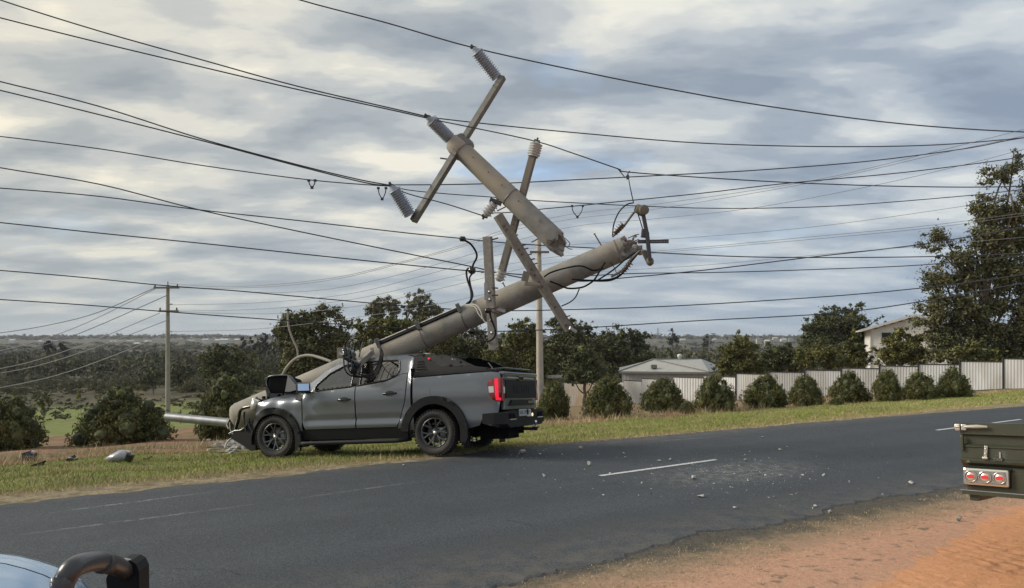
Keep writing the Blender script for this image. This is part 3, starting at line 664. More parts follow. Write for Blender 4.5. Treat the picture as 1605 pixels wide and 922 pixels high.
for i, (qa, qb, ty) in enumerate(bays):
    a, b = fx(qa), fx(qb); a.z = b.z = 0; m_ = (a + b) / 2
    z1 = CZ - (ty + .8 - HY) * m_.y / FPX
    za, zb = hgt(a.x, a.y) - .05, hgt(b.x, b.y) - .05
    d = (b - a).normalized()
    corr(MB(), a + d * .04, b - d * .04, za, zb, z1).build('fence_panel', galv, fo, True)
    r = MB().bar((a.x, a.y, z1 + .02), (b.x, b.y, z1 + .02), .05, .06); r.build('top_rail', darkm, fo, True)
    MB().bar((a.x, a.y, za + .06), (b.x, b.y, zb + .06), .045, .05).build('bottom_rail', darkm, fo, True)
    zt = z1 + .06
    if i + 1 < len(bays) or True: MB().box((a.x, a.y - .03, (za + zt) / 2), (.075, .075, zt - za + .1)).build('post', darkm, fo, True)
b = fx(1637); MB().box((b.x, b.y - .03, hgt(b.x, b.y) + .9), (.075, .075, 2.1)).build('post', darkm, fo, True)
fo = thing('weathered_fence', 'lower stained sheet metal fence and gates in front of the grey shed', 'fence', tuple(on(*fx(900)[:2])))
wb = [(884, 917, 601, 'r'), (917, 940, 599.5, 'r'), (940, 978, 598, 'g'), (978, 1006, 596.5, 'g'), (1006, 1055, 594, 'g'), (1055, 1103, 591.5, 'g'), (1103, 1153, 590, 'g')]
for i, (qa, qb, ty, k) in enumerate(wb):
    a, b = fx(qa), fx(qb); a.z = b.z = 0; m_ = (a + b) / 2; z1 = CZ - (ty + .8 - HY) * m_.y / FPX
    za, zb = hgt(a.x, a.y) - .05, hgt(b.x, b.y) - .05; d = (b - a).normalized()
    o = corr(MB(), a + d * .04, b - d * .04, za, zb, z1, .2, .018).build('fence_panel', galvd if k == 'r' else galv, fo, True)
    if k == 'r' and i == 0: o['label'] = 'rust stained panel'
    if i in (0, 1, 4, 5): MB().box((b.x, b.y - .03, (za + z1) / 2), (.08, .08, z1 - za + .1)).build('post', darkm, fo, True)
    if i >= 3: MB().bar((a.x, a.y, z1 + .02), (b.x, b.y, z1 + .02), .05, .06).build('top_rail', darkm, fo, True)

# ---------------------------------------------------------------- hipped shed
roofm = mat('grey_roof_sheet', (.36, .355, .33), .5, .1, var=(.42, .41, .38), vscale=2, bump=.1)
wallm = mat('pale_wall_sheet', (.36, .37, .37), .6, .1, var=(.42, .42, .41), vscale=1)
trimm = mat('roof_trim', (.20, .20, .19), .5)
whitem = mat('white_painted_metal', (.62, .62, .60), .45, var=(.5, .5, .48), vscale=5)
Zs = 66
sh = thing('hipped_shed', 'long low shed with grey hipped metal roof and white roof vent behind the fence', 'shed', tuple(on(*at(1040, HY, Zs + 4)[:2])))
A, B = at(970, 582, Zs), at(1112, 582, Zs - 2)            # front eave ends
el = at(972, 582, Zs).z; rt = at(1010, 566, Zs + 3).z + .05
A.z = B.z = el; back = Vector((1.3, 9, 0))
Bk, Ak = B + back + Vector((2.5, 0, 0)), A + back
ap = A.lerp(B, .42) + Vector((.25, .1, rt - el))                  # gable point at the front
rdg0 = A.lerp(B, .40) + back * .30 + Vector((0, 0, rt - el + .12)); rdg1 = B + back * .55 + Vector((-.2, 0, rt - el + .15))
# front slope: low pitched triangle facing the camera, right slope, back slope
def slab(pts, th=.06):
    pts = [Vector(p) for p in pts]; n = (pts[1] - pts[0]).cross(pts[2] - pts[0]).normalized() * th; k = len(pts)
    return MB().add(pts + [p - n for p in pts], [tuple(range(k)), tuple(range(2 * k - 1, k - 1, -1))] + [(i, k + i, k + (i + 1) % k, (i + 1) % k) for i in range(k)])
slab([A, B, rdg0]).build('roof_slope', roofm, sh, True)
slab([B, Bk, rdg1, rdg0]).build('roof_slope', roofm, sh, True)
slab([Bk, Ak, rdg0, rdg1]).build('roof_slope', roofm, sh, True)
slab([Ak, A, rdg0]).build('roof_slope', roofm, sh, True)
MB().bar(A + Vector((0, 0, .03)), rdg0 + Vector((0, 0, .03)), .16, .08).build('ridge_cap', trimm, sh, True)
MB().bar(B + Vector((0, 0, .03)), rdg0 + Vector((0, 0, .03)), .16, .08).build('ridge_cap', trimm, sh, True)
MB().bar(rdg0 + Vector((0, 0, .04)), rdg1 + Vector((0, 0, .04)), .16, .08).build('ridge_cap', trimm, sh, True)
MB().bar(A + Vector((0, -.06, -.1)), B + Vector((0, -.06, -.1)), .1, .14).build('gutter', trimm, sh, True)
gz = hgt(*A.lerp(B, .5)[:2]) - .5
def wallseg(a, b, zt, zb, name='wall', m=wallm, par=sh):
    a = Vector(a); b = Vector(b); a.z = b.z = 0
    w = MB(); corr(w, a, b, zb, zb, zt, .3, .012); d = (b - a).normalized(); n = Vector((-d.y, d.x, 0)) * .08
    w.add([(a.x + n.x, a.y + n.y, zb), (b.x + n.x, b.y + n.y, zb), (b.x + n.x, b.y + n.y, zt), (a.x + n.x, a.y + n.y, zt)], [(0, 1, 2, 3)])
    return w.build(name, m, par, True)
iA, iB, iAk, iBk = A + Vector((.3, .3, 0)), B + Vector((-.3, .3, 0)), Ak + Vector((.3, -.3, 0)), Bk + Vector((-.3, -.3, 0))
wallseg(iA, iB, el - .08, gz); wallseg(iB, iBk, el - .08, gz - .5); wallseg(iBk, iAk, el - .08, gz - .5); wallseg(iAk, iA, el - .08, gz)
v = rdg0.lerp(rdg1, .55); s_ = Zs * 1.08 / FPX
MB().lathe(v, (0, 0, 1), [(0, 3.0 * s_), (.18, 3.2 * s_), (.19, 3.9 * s_), (.36, 3.7 * s_), (.44, 2.4 * s_), (.46, 0)], 14).build('roof_vent', whitem, sh, True)
MB().box(A.lerp(B, .38) + Vector((.2, .55, .42)), (.5, .3, .3)).build('flue_box', trimm, sh, True)
# small lean to roof to the left of it
Zl = 68; c0, c1 = at(842, 592, Zl), at(884, 591, Zl)
lt = thing('lean_to', 'small flat pale roof peeping over the dark shrub beside the tailgate', 'shed', tuple(on(*c0[:2])))
MB().box((c0 + c1) / 2 + Vector((0, 1, 0)), (c1.x - c0.x, 2.4, .14)).build('roof', roofm, lt, True)
for sx_ in (c0.x + .15, c1.x - .15):
    for yy in (Zl, Zl + 2): MB().box((sx_, yy, (c0.z + hgt(sx_, yy)) / 2 - .1), (.1, .1, c0.z - hgt(sx_, yy) + .1)).build('post', trimm, lt, True)

# ---------------------------------------------------------------- cream weatherboard house
cream = mat('cream_weatherboard', (.74, .73, .69), .7, var=(.66, .65, .61), vscale=1.5)
hroof = mat('pale_house_roof', (.52, .51, .48), .5, .05, var=(.36, .355, .33), vscale=2)
winm = mat('dark_window_glass', (.03, .035, .04), .08, spec=.8)
Zh = 76; hc = on(*at(1400, HY, Zh)[:2])
hs = thing('weatherboard_house', 'cream weatherboard house with a pale gable roof beside the huge gum tree', 'house', tuple(hc))
L0, R0 = at(1366, HY, Zh), at(1476, HY, Zh); hz0 = hc.z - .3
eaveL = at(1350, 517.5, Zh); peak = at(1425, 494.5, Zh); slope_ = (peak.z - eaveL.z) / (peak.x - eaveL.x)
eaveR = Vector((peak.x + (peak.x - eaveL.x), Zh, eaveL.z)); dpt = 11
zL = eaveL.z + slope_ * (L0.x - eaveL.x) - .12
# gable wall in boards: each board proud at its foot
nb = int((peak.z - hz0) / .23)
for i in range(nb):
    z0 = hz0 + i * .23; z1 = z0 + .235
    xa = L0.x; xb = R0.x
    if z1 > zL: xa = max(xa, peak.x - (peak.z - .12 - z1) / slope_); xb = min(xb, peak.x + (peak.z - .12 - z1) / slope_)
    if xb - xa < .1: break
    MB().add([(xa, Zh - .03, z0), (xb, Zh - .03, z0), (xb, Zh, z1), (xa, Zh, z1), (xa, Zh + .05, z0), (xb, Zh + .05, z0)], [(0, 1, 2, 3), (0, 4, 5, 1)]).build('board', cream, hs, True)
MB().box((L0.x - .0, Zh + dpt / 2, (zL + hz0) / 2), (.12, dpt, zL - hz0)).build('wall', cream, hs, True)
MB().box((R0.x, Zh + dpt / 2, (zL + hz0) / 2), (.12, dpt, zL - hz0)).build('wall', cream, hs, True)
MB().prism([(L0.x, hz0), (R0.x, hz0), (R0.x, zL), (peak.x, peak.z - .15), (L0.x, zL)], Zh + dpt - .1, Zh + dpt, lambda a, b, c: (a, c, b)).build('wall', cream, hs, True)
for e in (eaveL, eaveR):
    slab([(e.x, Zh - .55, e.z), (e.x, Zh + dpt + .4, e.z), (peak.x, Zh + dpt + .4, peak.z), (peak.x, Zh - .55, peak.z)][::(1 if e is eaveL else -1)], -.07).build('roof_slope', hroof, hs, True)
    MB().bar((e.x, Zh - .58, e.z - .06), (peak.x, Zh - .58, peak.z - .06), .06, .24).build('barge_board', whitem, hs, True)
w = MB().box((at(1387, 528, Zh).x, Zh - .05, at(0, 530, Zh).z), (1.0, .08, 1.2)).build('window', whitem, hs, True)
MB().box((at(1387, 528, Zh).x, Zh - .1, at(0, 530, Zh).z), (.84, .03, 1.04)).build('pane', winm, w, True)

MB().bar((eaveL.x, Zh - .55, eaveL.z - .1), (eaveL.x, Zh + dpt, eaveL.z - .1), .12, .12).build('gutter', whitem, hs, True)
MB().tube([(L0.x - .1, Zh - .08, eaveL.z - .2), (L0.x - .1, Zh - .08, hz0)], .05, 8).build('downpipe', whitem, hs, True)
# the house faces the road junction: turn it about its left front corner
hs.matrix_world = Matrix.Translation(Vector((L0.x, Zh, 0))) @ Matrix.Rotation(radians(-21), 4, 'Z') @ Matrix.Translation(-Vector((L0.x, Zh, 0))) @ ROOT[hs]
# ---------------------------------------------------------------- houses of the far town
hw = [mat('far_wall_%s' % n, c, .8) for n, c in (('white', (.55, .56, .56)), ('grey', (.34, .36, .38)), ('cream', (.45, .41, .34)))]
hr = [mat('far_roof_%s' % n, c, .6) for n, c in (('pale', (.60, .62, .63)), ('dark', (.16, .17, .18)), ('red', (.25, .15, .11)))]
def far_house(q, y, Z, w, k, lab):
    g_ = on(*at(q, y, Z)[:2]); top = at(q, y, Z).z; w = w * Z / FPX; hh = max(3.2, w * .28); z0 = top - hh
    o = thing('far_house', lab, 'house', (g_.x, g_.y, z0), group='houses of the distant town')
    MB().box((0, 0, hh * .3 - 2), (w, w * .6, hh * .6 + 4)).build('wall', hw[k % 3], o)
    a, b, e, r = w * .55, w * .36, hh * .6, hh
    MB().add([(-a, -b, e), (a, -b, e), (a, b, e), (-a, b, e), (-a * .7, 0, r), (a * .7, 0, r)], [(0, 1, 5, 4), (2, 3, 4, 5), (1, 2, 5), (3, 0, 4), (3, 2, 1, 0)]).build('roof', hr[(0, 0, 1, 0, 2)[k % 5]], o)
FH = [(20, 534, 9), (62, 536, 10), (90, 535, 14), (97, 539, 10), (110, 536, 8), (118, 537, 9), (135, 536, 12), (150, 539, 12), (178, 536, 9), (188, 536, 10), (205, 536, 13), (215, 539, 9), (228, 537, 8), (232, 536, 11), (285, 533, 9), (300, 535, 11), (312, 543, 9), (322, 533, 10), (332, 542, 16), (341, 534, 8), (352, 533, 14), (362, 536, 8), (300, 541, 6), (372, 533, 8),
                 (1010, 545, 7), (1025, 537, 9), (1029, 535, 6), (1070, 533, 8), (1190, 532, 9), (1205, 534, 12), (1215, 531, 8), (1228, 533, 9), (1240, 532, 7), (1202, 535, 8), (745, 528, 9), (700, 527, 8), (720, 530, 7), (1120, 533, 6)]
ORD = ['first', 'second', 'third', 'fourth', 'fifth', 'sixth', 'seventh', 'eighth', 'ninth', 'tenth', 'eleventh', 'twelfth', 'thirteenth', 'fourteenth', 'fifteenth', 'sixteenth']
zones = [(0, 263, 'left of the left pole, %s from the left'), (263, 400, 'right of the left pole, %s along the skyline'), (600, 800, 'under the leaning pole, %s from the left'), (800, 1300, 'right of the standing pole, %s along the skyline')]
k = 0
for za_, zb_, tx in zones:
    for n_, (q, y, w) in enumerate(sorted(f for f in FH if za_ <= f[0] < zb_)):
        far_house(q, y - 2, R.uniform(900, 1500), w, k, 'tiny %s far house %s' % (('white walled', 'grey walled', 'cream walled')[k % 3], tx % ORD[n_])); k += 1
# lattice mast on the hill and one radio mast on the skyline
mm = mat('mast_steel', (.30, .31, .32), .5)
for q, y0, y1, Z, lab in ((1112, 527, 555, 300, 'thin pale lattice mast standing in the valley right of the shed'), (1031, 514, 526, 1400, 'faint radio mast on the skyline')):
    b, t = at(q, y1, Z), at(q, y0, Z); w = 2.2 * Z / FPX
    o = thing('lattice_mast', lab, 'mast', tuple(b)); r_ = .35 * Z / FPX
    m_ = MB(); n = 7
    for s_ in (-1, 1): MB().tube([b + Vector((s_ * w / 2, 0, -4)), t + Vector((s_ * w * .2, 0, 0))], r_, 4).build('leg', mm, o, True)
    for i in range(n):
        f0, f1 = i / n, (i + 1) / n; s_ = 1 if i % 2 else -1
        m_.tube([b.lerp(t, f0) + Vector((s_ * w * (.5 - .3 * f0), 0, 0)), b.lerp(t, f1) + Vector((-s_ * w * (.5 - .3 * f1), 0, 0))], r_ * .6, 4)
    m_.build('lattice', mm, o, True)
# paddock fence posts
wood = mat('grey_wood', (.20, .18, .15), .9, var=(.13, .115, .095), vscale=20, stretch=(1, 1, .12), bump=.5)
for q, yb, h, lab in ((252, 662, 22, 'short wooden paddock post just left of the left power pole'), (283, 664, 22, 'short wooden paddock post just right of the left power pole')):
    b = gnd(q, yb); MB().tube([b - Vector((0, 0, .2)), b + Vector((0, 0, h * b.y / FPX))], .055, 7).build('paddock_post', wood, label=lab, cat='fence post')

# ---------------------------------------------------------------- standing poles
conc = mat('pole_concrete', (.40, .375, .325), .85, var=(.33, .31, .28), vscale=2.5, var2=(.45, .41, .34), v2scale=1.1, bump=.5, bscale=90, stretch=(1, 1, 1))
conc2 = mat('far_pole_concrete', (.34, .315, .27), .85, var=(.27, .25, .22), vscale=3, bump=.3)
insm = mat('brown_porcelain', (.10, .07, .06), .25)
steel = mat('galvanised_steel', (.36, .38, .40), .45, .7, var=(.28, .29, .30), vscale=8)
lp = at(263, 666, 56.5); lp.z = hgt(lp.x, lp.y)
P_ = thing('power_pole', 'whole concrete power pole with two crossarms at the left, above the steel pipe', 'power pole', tuple(lp))
zt = lambda y, Z: CZ - (y - HY) * Z / FPX
MB().tube([lp + Vector((0, 0, -.3)), Vector((lp.x, lp.y, zt(447, lp.y)))], [.19, .125], 14).build('pole_shaft', conc2, P_, True)
MB().tube([Vector((lp.x, lp.y, zt(449, lp.y))), Vector((lp.x, lp.y, zt(441.5, lp.y)))], .05, 8).build('top_pin', steel, P_, True)
armw = mat('timber_arm', (.22, .195, .16), .9, var=(.15, .13, .11), vscale=14, bump=.3)
for y, xa, xb in ((451.5, 241, 281), (488, 249, 280)):
    a = MB().box((at((xa + xb) / 2, y, lp.y - .22).x, lp.y - .22, zt(y, lp.y)), ((xb - xa) * lp.y / FPX, .1, .13)).build('crossarm', armw, P_, True)
    for q in (xa + 2, xb - 3): MB().lathe((at(q, y, lp.y - .22).x, lp.y - .22, zt(y, lp.y) + .06), (0, 0, 1), [(0, .03), (.05, .08), (.1, .04), (.15, .07), (.2, .03), (.21, 0)], 8).build('insulator', insm, a, True)
for y in (477, 520): MB().box((lp.x + .2, lp.y - .1, zt(y, lp.y)), (.35, .08, .08)).build('bracket', steel, P_, True)
rp = on(*at(847, HY, 36)[:2])
P2 = thing('concrete_pole', 'upright pale concrete pole standing behind the middle of the leaning one', 'power pole', tuple(rp))
MB().tube([rp + Vector((0, 0, -.3)), Vector((rp.x - .08, rp.y, zt(376, 36)))], [.185, .115], 16).build('pole_shaft', conc, P2, True)
for y, w in ((396, 30), (440, 20)): MB().box((rp.x - .05, rp.y - .18, zt(y, 36)), (w * 36 / FPX, .09, .1)).build('crossarm', armw, P2, True)
MB().tube([(rp.x - .05, rp.y, zt(378, 36)), (rp.x - .05, rp.y, zt(370, 36))], .03, 6).build('top_pin', steel, P2, True)
# ---------------------------------------------------------------- wires, hung in the vertical plane of their pole line
wirem = mat('weathered_wire', (.030, .034, .042), .5)
wireb = mat('bare_far_wire', (.17, .18, .195), .4, .2)
wirel = mat('bright_aluminium_wire', (.42, .40, .37), .4, .3)
def planeZ(px, off=0.0):
    k = (px - CX) / FPX; ox, oy = -.742 - NV.x * -off, 14.3 + NV.y * off
    t = (k * oy - ox) / (U.x - k * U.y); return oy + U.y * t
def farZ(px):
    k = (px - CX) / FPX; ax, ay, bx, by = -25.2, 56.2, 12.0, 19.0
    t = (k * ay - ax) / ((bx - ax) - k * (by - ay)); return ay + (by - ay) * t
WIRES = {}
def wire(label, pts, wpx=1.6, Zf=planeZ, off=0.0, m=None, group=None, name='power_line', cat='power line', n=5):
    P = []
    for q in pts: P.append(at(q[0], q[1], q[2] if len(q) > 2 else (Zf(q[0], off) if Zf is planeZ else Zf(q[0]))))
    P = smooth_pts(P, n); r = [p.y / FPX * wpx / 2 for p in P]
    o = MB().tube(P, r, 6).build(name, m or wirem, label=label, cat=cat, group=group)
    return o
wire('highest overhead wire, passing over the top insulator of the broken pole head', [(380, -32), (470, 0), (606, 36), (742, 75), (900, 110), (1050, 140), (1212, 168), (1421, 195), (1605, 207), (1760, 210)], 2.0)
wire('upper wire from the top left corner to the pole head insulator', [(-90, -34), (0, 0), (156, 49), (320, 95), (469, 136), (640, 176), (672, 184)], 2.0)
wire('second wire from the top left edge, meeting the upper one at the pole head insulator', [(-90, 4), (0, 28), (156, 67), (320, 106), (469, 141), (620, 174), (672, 186)], 2.0, off=.2)
wire('long sagging wire from the pole head insulator to the right edge', [(672, 184), (760, 194), (900, 208), (1108, 225), (1316, 230), (1473, 227), (1605, 216), (1760, 200)], 1.8)
wire('wire dropping from the pole head past the upper arm insulator to the right edge', [(674, 187), (740, 200, 13.75), (841, 222, 13.75), (900, 241), (968, 264.5), (986, 270), (1110, 279), (1254, 287), (1400, 292), (1525, 293.5), (1605, 292), (1760, 288)], 1.8)
wire('upper of the close pair meeting at the left arm insulator', [(-90, 104), (0, 128), (156, 167), (320, 219), (469, 259), (560, 281), (613, 291)], 2.0)
wire('lower of the close pair meeting at the left arm insulator', [(-90, 122), (0, 141.7), (156, 180), (320, 221.5), (469, 261), (570, 286), (613, 292)], 2.0, off=.2)
wire('wire from the left edge carrying a small hanging clamp before the left arm insulator', [(-90, 205), (0, 214), (160, 234), (320, 260), (484, 282), (594, 291), (613, 291)], 1.7, off=.4)
wire('wire from the left arm insulator rising gently to the upper right edge', [(613, 290), (700, 289.5), (800, 287), (900, 282), (1056, 274), (1200, 266), (1369, 252), (1520, 232), (1605, 216), (1760, 196)], 1.8)
wire('wire from the left arm insulator down to the small side insulator', [(614, 292), (640, 304), (700, 320, 13.7), (759, 339, 13.9)], 1.7)
wire('sagging wire from the left arm insulator behind the pole head to the right edge', [(614, 291), (640, 298), (700, 304), (770, 309), (830, 314), (900, 318), (1000, 323), (1108, 326.5), (1220, 326), (1343, 321), (1525, 306), (1605, 297), (1760, 280)], 1.5, off=.5)
wire('wire carrying the looped clamp between the pole head and the right edge', [(770, 334), (800, 333), (848, 328), (913, 322), (952, 318), (1100, 303), (1238, 287), (1421, 270), (1577, 250), (1605, 243), (1760, 215)], 1.7)
wire('low voltage wire crossing the others at the left and ending at the leaning pole', [(-90, 243), (0, 263), (156, 289), (312, 329), (469, 363), (640, 398), (739, 418), (790, 430), (850, 442), (885, 451)], 1.9)
wire('low voltage wire passing the dangling black clamp near the split timber arm', [(-90, 290), (0, 295), (156, 308), (312, 329), (469, 346), (640, 365.6), (724, 374), (770, 379), (853, 385), (930, 389), (1025, 396), (1212, 403.5), (1452, 402.5), (1605, 397), (1760, 388)], 1.8, off=-.1)
wire('low voltage wire ending at the round black joint beside the timber arm', [(-90, 340), (0, 349), (160, 366), (320, 382), (480, 399), (640, 415.6), (740, 425), (822, 431), (870, 438), (912, 441), (952, 438), (1100, 424), (1265, 404), (1452, 382), (1605, 356), (1760, 330)], 1.9)
wire('pale stiff wire running from the cable joint to the right edge below the broken tip', [(880, 434), (930, 432), (1004, 428.6), (1130, 427), (1265, 423), (1452, 415), (1605, 400), (1760, 380)], 1.6, off=.2)
wire('second lowest long wire crossing the whole picture at the height of the left pole top', [(-90, 418), (0, 424), (130, 435), (260, 448), (370, 456), (469, 465), (640, 480), (765, 487), (909, 485), (1080, 478.5), (1309, 464), (1450, 451), (1538, 440), (1605, 430), (1760, 405)], 1.8)
wire('lowest long wire crossing the whole picture just above the skyline', [(-90, 463), (0, 469.6), (130, 478), (260, 488.7), (420, 500.6), (588, 512), (734, 519.7), (886, 515.7), (1080, 503.6), (1309, 490.7), (1450, 467.8 + 4), (1597, 443 + 2), (1760, 418)], 1.8)
G2 = 'thin wires of the farther pole line'
for lab, pts in (
    ('thin far wire reaching highest at the right edge', [(263, 444), (330, 449), (400, 448), (520, 436), (640, 408), (731, 382), (800, 357), (900, 335), (1014, 322), (1264, 285), (1473, 236), (1605, 203), (1700, 180)]),
    ('thin far wire just under the highest thin one', [(281, 451), (340, 452), (430, 449), (530, 437), (640, 410), (731, 385), (800, 362), (900, 343), (1020, 329), (1264, 288), (1473, 241), (1605, 213), (1700, 190)]),
    ('thin far wire reaching the large gum at the right, third from the top', [(281, 449), (400, 458), (500, 455), (600, 437), (700, 410), (800, 380), (900, 355), (1020, 343.7), (1181, 326), (1369, 291), (1525, 255), (1605, 234), (1700, 212)]),
    ('thin far wire leaving the tip of the leaning pole towards the gum', [(266, 478), (400, 475), (540, 462), (660, 433), (800, 395), (920, 382), (1046, 375), (1264, 357), (1499, 325), (1605, 306), (1700, 290)]),
    ('thin far wire in the middle of the right sky, upper of two', [(280, 488), (420, 484), (560, 468), (700, 436), (850, 405), (1025, 394), (1264, 372), (1452, 354), (1605, 334), (1700, 322)]),
    ('thin far wire in the middle of the right sky, lower of two', [(280, 489), (420, 492), (560, 480), (700, 450), (850, 415), (1025, 397), (1264, 376), (1452, 358), (1605, 338), (1700, 327)]),
    ('faint thin wire low behind the leaning pole', [(266, 520), (400, 516), (540, 500), (680, 478), (800, 452), (900, 430), (1100, 416), (1300, 398), (1452, 385), (1605, 372), (1700, 362)])):
    wire(lab, pts, .75, Zf=farZ, m=wireb, group=G2, name='thin_power_line')
G3 = 'service wires fanning out from the left pole'
for lab, pts in (
    ('faint top service wire sagging to the left edge', [(241, 452, 56.3), (156, 489, 52), (80, 509, 48), (0, 522, 44), (-80, 530, 40)]),
    ('service wire second from top, pale where it crosses the hillside', [(243, 453, 56.3), (146, 501.5, 50), (73, 530, 45), (0, 550, 40), (-80, 565, 36)]),
    ('service wire third from top, left of the pole', [(262, 463, 56.3), (146, 514, 50), (73, 540, 45), (0, 554, 40), (-80, 562, 36)]),
    ('bright service wire crossing the scrub, fourth from top', [(250, 491, 56.3), (167, 526, 50), (132, 540, 47), (60, 564, 42), (0, 578, 38), (-80, 592, 34)]),
    ('bright service wire crossing the scrub, fifth from top', [(262, 502, 56.3), (187, 531, 50), (120, 555, 46), (60, 573, 42), (0, 585, 38), (-80, 596, 34)]),
    ('lowest bright service wire crossing the scrub at the left', [(262, 523, 56.3), (250, 527.6, 55), (174, 559, 50), (90, 588, 44), (0, 608, 38), (-80, 622, 34)])):
    wire(lab, pts, 1.15, m=wirel if 'faint' not in lab and 'third' not in lab else wireb, group=G3, name='service_wire')
# small clamps and armour loops hanging on the wires
clampm = mat('clamp_metal', (.06, .06, .065), .4, .5)
def loop(px_, py_, w, h, lab, off=0.0):
    Z = planeZ(px_, off); o = thing('wire_clamp', lab, 'wire clamp', tuple(at(px_, py_, Z)))
    P = [at(px_ - w / 2, py_, Z), at(px_ - w * .42, py_ + h * .45, Z), at(px_ - w * .15, py_ + h * .85, Z), at(px_, py_ + h, Z), at(px_ + w * .2, py_ + h * .8, Z), at(px_ + w * .42, py_ + h * .4, Z), at(px_ + w / 2, py_ - 1, Z)]
    MB().tube(smooth_pts(P, 4), .010, 6).build('loop', clampm, o, True)
    MB().box(at(px_, py_ + h, Z), (.05, .04, .05), None, .008).build('weight', clampm, o, True)
    for s_ in (-1, 1): MB().box(at(px_ + s_ * w / 2, py_, Z), (.05, .04, .04), None, .008).build('grip', clampm, o, True)
loop(905, 323, 17, 17, 'dark looped clamp hanging on a wire right of the broken pole head')
loop(599, 295, 12, 17, 'small looped clamp hanging just left of the left arm insulator', .4)
loop(489, 283, 10, 11, 'tiny looped clamp on the wire over the left part of the sky', .4)
# ---------------------------------------------------------------- materials of the vehicles
paint = mat('grey_metallic_paint', (.125, .142, .165), .34, .58, coat=1.0, bump=.012, bscale=4, var=(.135, .152, .175), vscale=300)
blackp = mat('black_textured_plastic', (.012, .013, .015), .6, spec=.22, bump=.1, bscale=300)
gloss = mat('gloss_black', (.008, .008, .010), .12, coat=.5)
rubber = mat('tyre_rubber', (.022, .022, .023), .85, var=(.05, .046, .042), vscale=5, bump=.2, bscale=200)
rimm = mat('dark_alloy', (.08, .082, .088), .28, .8, coat=.4)
chrome = mat('chrome', (.75, .75, .76), .12, 1.0)
silver = mat('silver_plastic', (.55, .54, .51), .3, .6)
redl = mat('red_lens', (.22, .004, .008), .15, coat=1.0)
redlit = mat('lit_red_light_strip', (.8, .02, .05), .3, emit=(1.0, .01, .05), estr=.55)
clearl = mat('clear_lens', (.62, .62, .60), .12, coat=1.0)
under = mat('underbody_black', (.008, .008, .009), .9, spec=.08)
platem = mat('number_plate', (.42, .45, .46), .4)
inkm = mat('plate_ink', (.03, .04, .09), .5)
seatm = mat('dark_seat_fabric', (.02, .02, .022), .9)
lumpm = mat('pale_lump', (.42, .43, .44), .8, bump=.4, bscale=12)
mirm = mat('mirror_glass', (.74, .86, 1.0), .03, 1.0)  # blue of the reflected sky put into the mirror tint
def glassmat(name, tint, k):
    m = bpy.data.materials.new(name); m.use_nodes = True
    global nt, N, L
    nt = m.node_tree; N = nt.nodes; L = nt.links; N.clear()
    lw = nd('ShaderNodeLayerWeight', i={'Blend': .5}); f = nd('ShaderNodeMath', operation='POWER'); L.new(lw.outputs['Facing'], f.inputs[0]); f.inputs[1].default_value = 3.5; g_ = nd('ShaderNodeBsdfGlossy', i={'Roughness': .03}); t = nd('ShaderNodeBsdfTransparent', i={'Color': (*tint, 1)})
    mx = nd('ShaderNodeMixShader'); L.new(wm('ADD', f.outputs[0], k), mx.inputs[0]); L.new(t.outputs[0], mx.inputs[1]); L.new(g_.outputs[0], mx.inputs[2])
    o = nd('ShaderNodeOutputMaterial'); L.new(mx.outputs[0], o.inputs[0]); return m
glass = glassmat('tinted_car_glass', (.10, .105, .11), .20)
glassw = glassmat('cracked_windscreen_glass', (.5, .53, .53), .08)

# ---------------------------------------------------------------- panel maker: outline in (x, z) laid on the side surface y = f(x, z)
def resample(P, res, closed=True):
    out = []; n = len(P)
    for i in range(n if closed else n - 1):
        a, b = P[i], P[(i + 1) % n]; l = math.hypot(b[0] - a[0], b[1] - a[1]); k = max(1, int(math.ceil(l / res)))
        out += [(a[0] + (b[0] - a[0]) * j / k, a[1] + (b[1] - a[1]) * j / k) for j in range(k)]
    return out
def inpoly(x, z, P):
    c = False; j = len(P) - 1
    for i in range(len(P)):
        if (P[i][1] > z) != (P[j][1] > z) and x < (P[j][0] - P[i][0]) * (z - P[i][1]) / (P[j][1] - P[i][1]) + P[i][0]: c = not c
        j = i
    return c
def panel_mb(outer, f, side=1, holes=(), res=.05, yoff=0.0, thick=.02, mapf=None):
    B = [resample(outer, res)] + [resample(h, res) for h in holes]
    pts = []; edges = []
    for b in B:
        k = len(pts); pts += b; edges += [(k + i, k + (i + 1) % len(b)) for i in range(len(b))]
    xs = [p[0] for p in B[0]]; zs = [p[1] for p in B[0]]; nb = len(pts); bnd = np.array(pts)
    x = min(xs) + res * .5
    while x < max(xs):
        z = min(zs) + res * .5
        while z < max(zs):
            if inpoly(x, z, B[0]) and not any(inpoly(x, z, h) for h in B[1:]) and np.hypot(bnd[:, 0] - x, bnd[:, 1] - z).min() > res * .45: pts.append((x, z))
            z += res
        x += res
    V2, _, F2, *_r = mgeo.delaunay_2d_cdt([Vector(p) for p in pts], edges, [], 0, 1e-5)
    Fk = []
    for t in F2:
        cx_ = sum(V2[i][0] for i in t) / 3; cz_ = sum(V2[i][1] for i in t) / 3
        if inpoly(cx_, cz_, B[0]) and not any(inpoly(cx_, cz_, h) for h in B[1:]): Fk.append(tuple(t))
    mf = mapf or (lambda x, z, o: Vector((x, side * (f(x, z) + yoff - o), z)))
    m = MB(); m.add([mf(v[0], v[1], 0) for v in V2], Fk, True)
    for b in B:
        n = len(b); k = [mf(p[0], p[1], 0) for p in b] + [mf(p[0], p[1], thick) for p in b]
        m.add(k, [(i, (i + 1) % n, n + (i + 1) % n, n + i) for i in range(n)])
    return m
def arc(cx_, cz_, r, a0, a1, n=14): return [(cx_ + r * cos(radians(a0 + (a1 - a0) * i / n)), cz_ + r * sin(radians(a0 + (a1 - a0) * i / n))) for i in range(n + 1)]

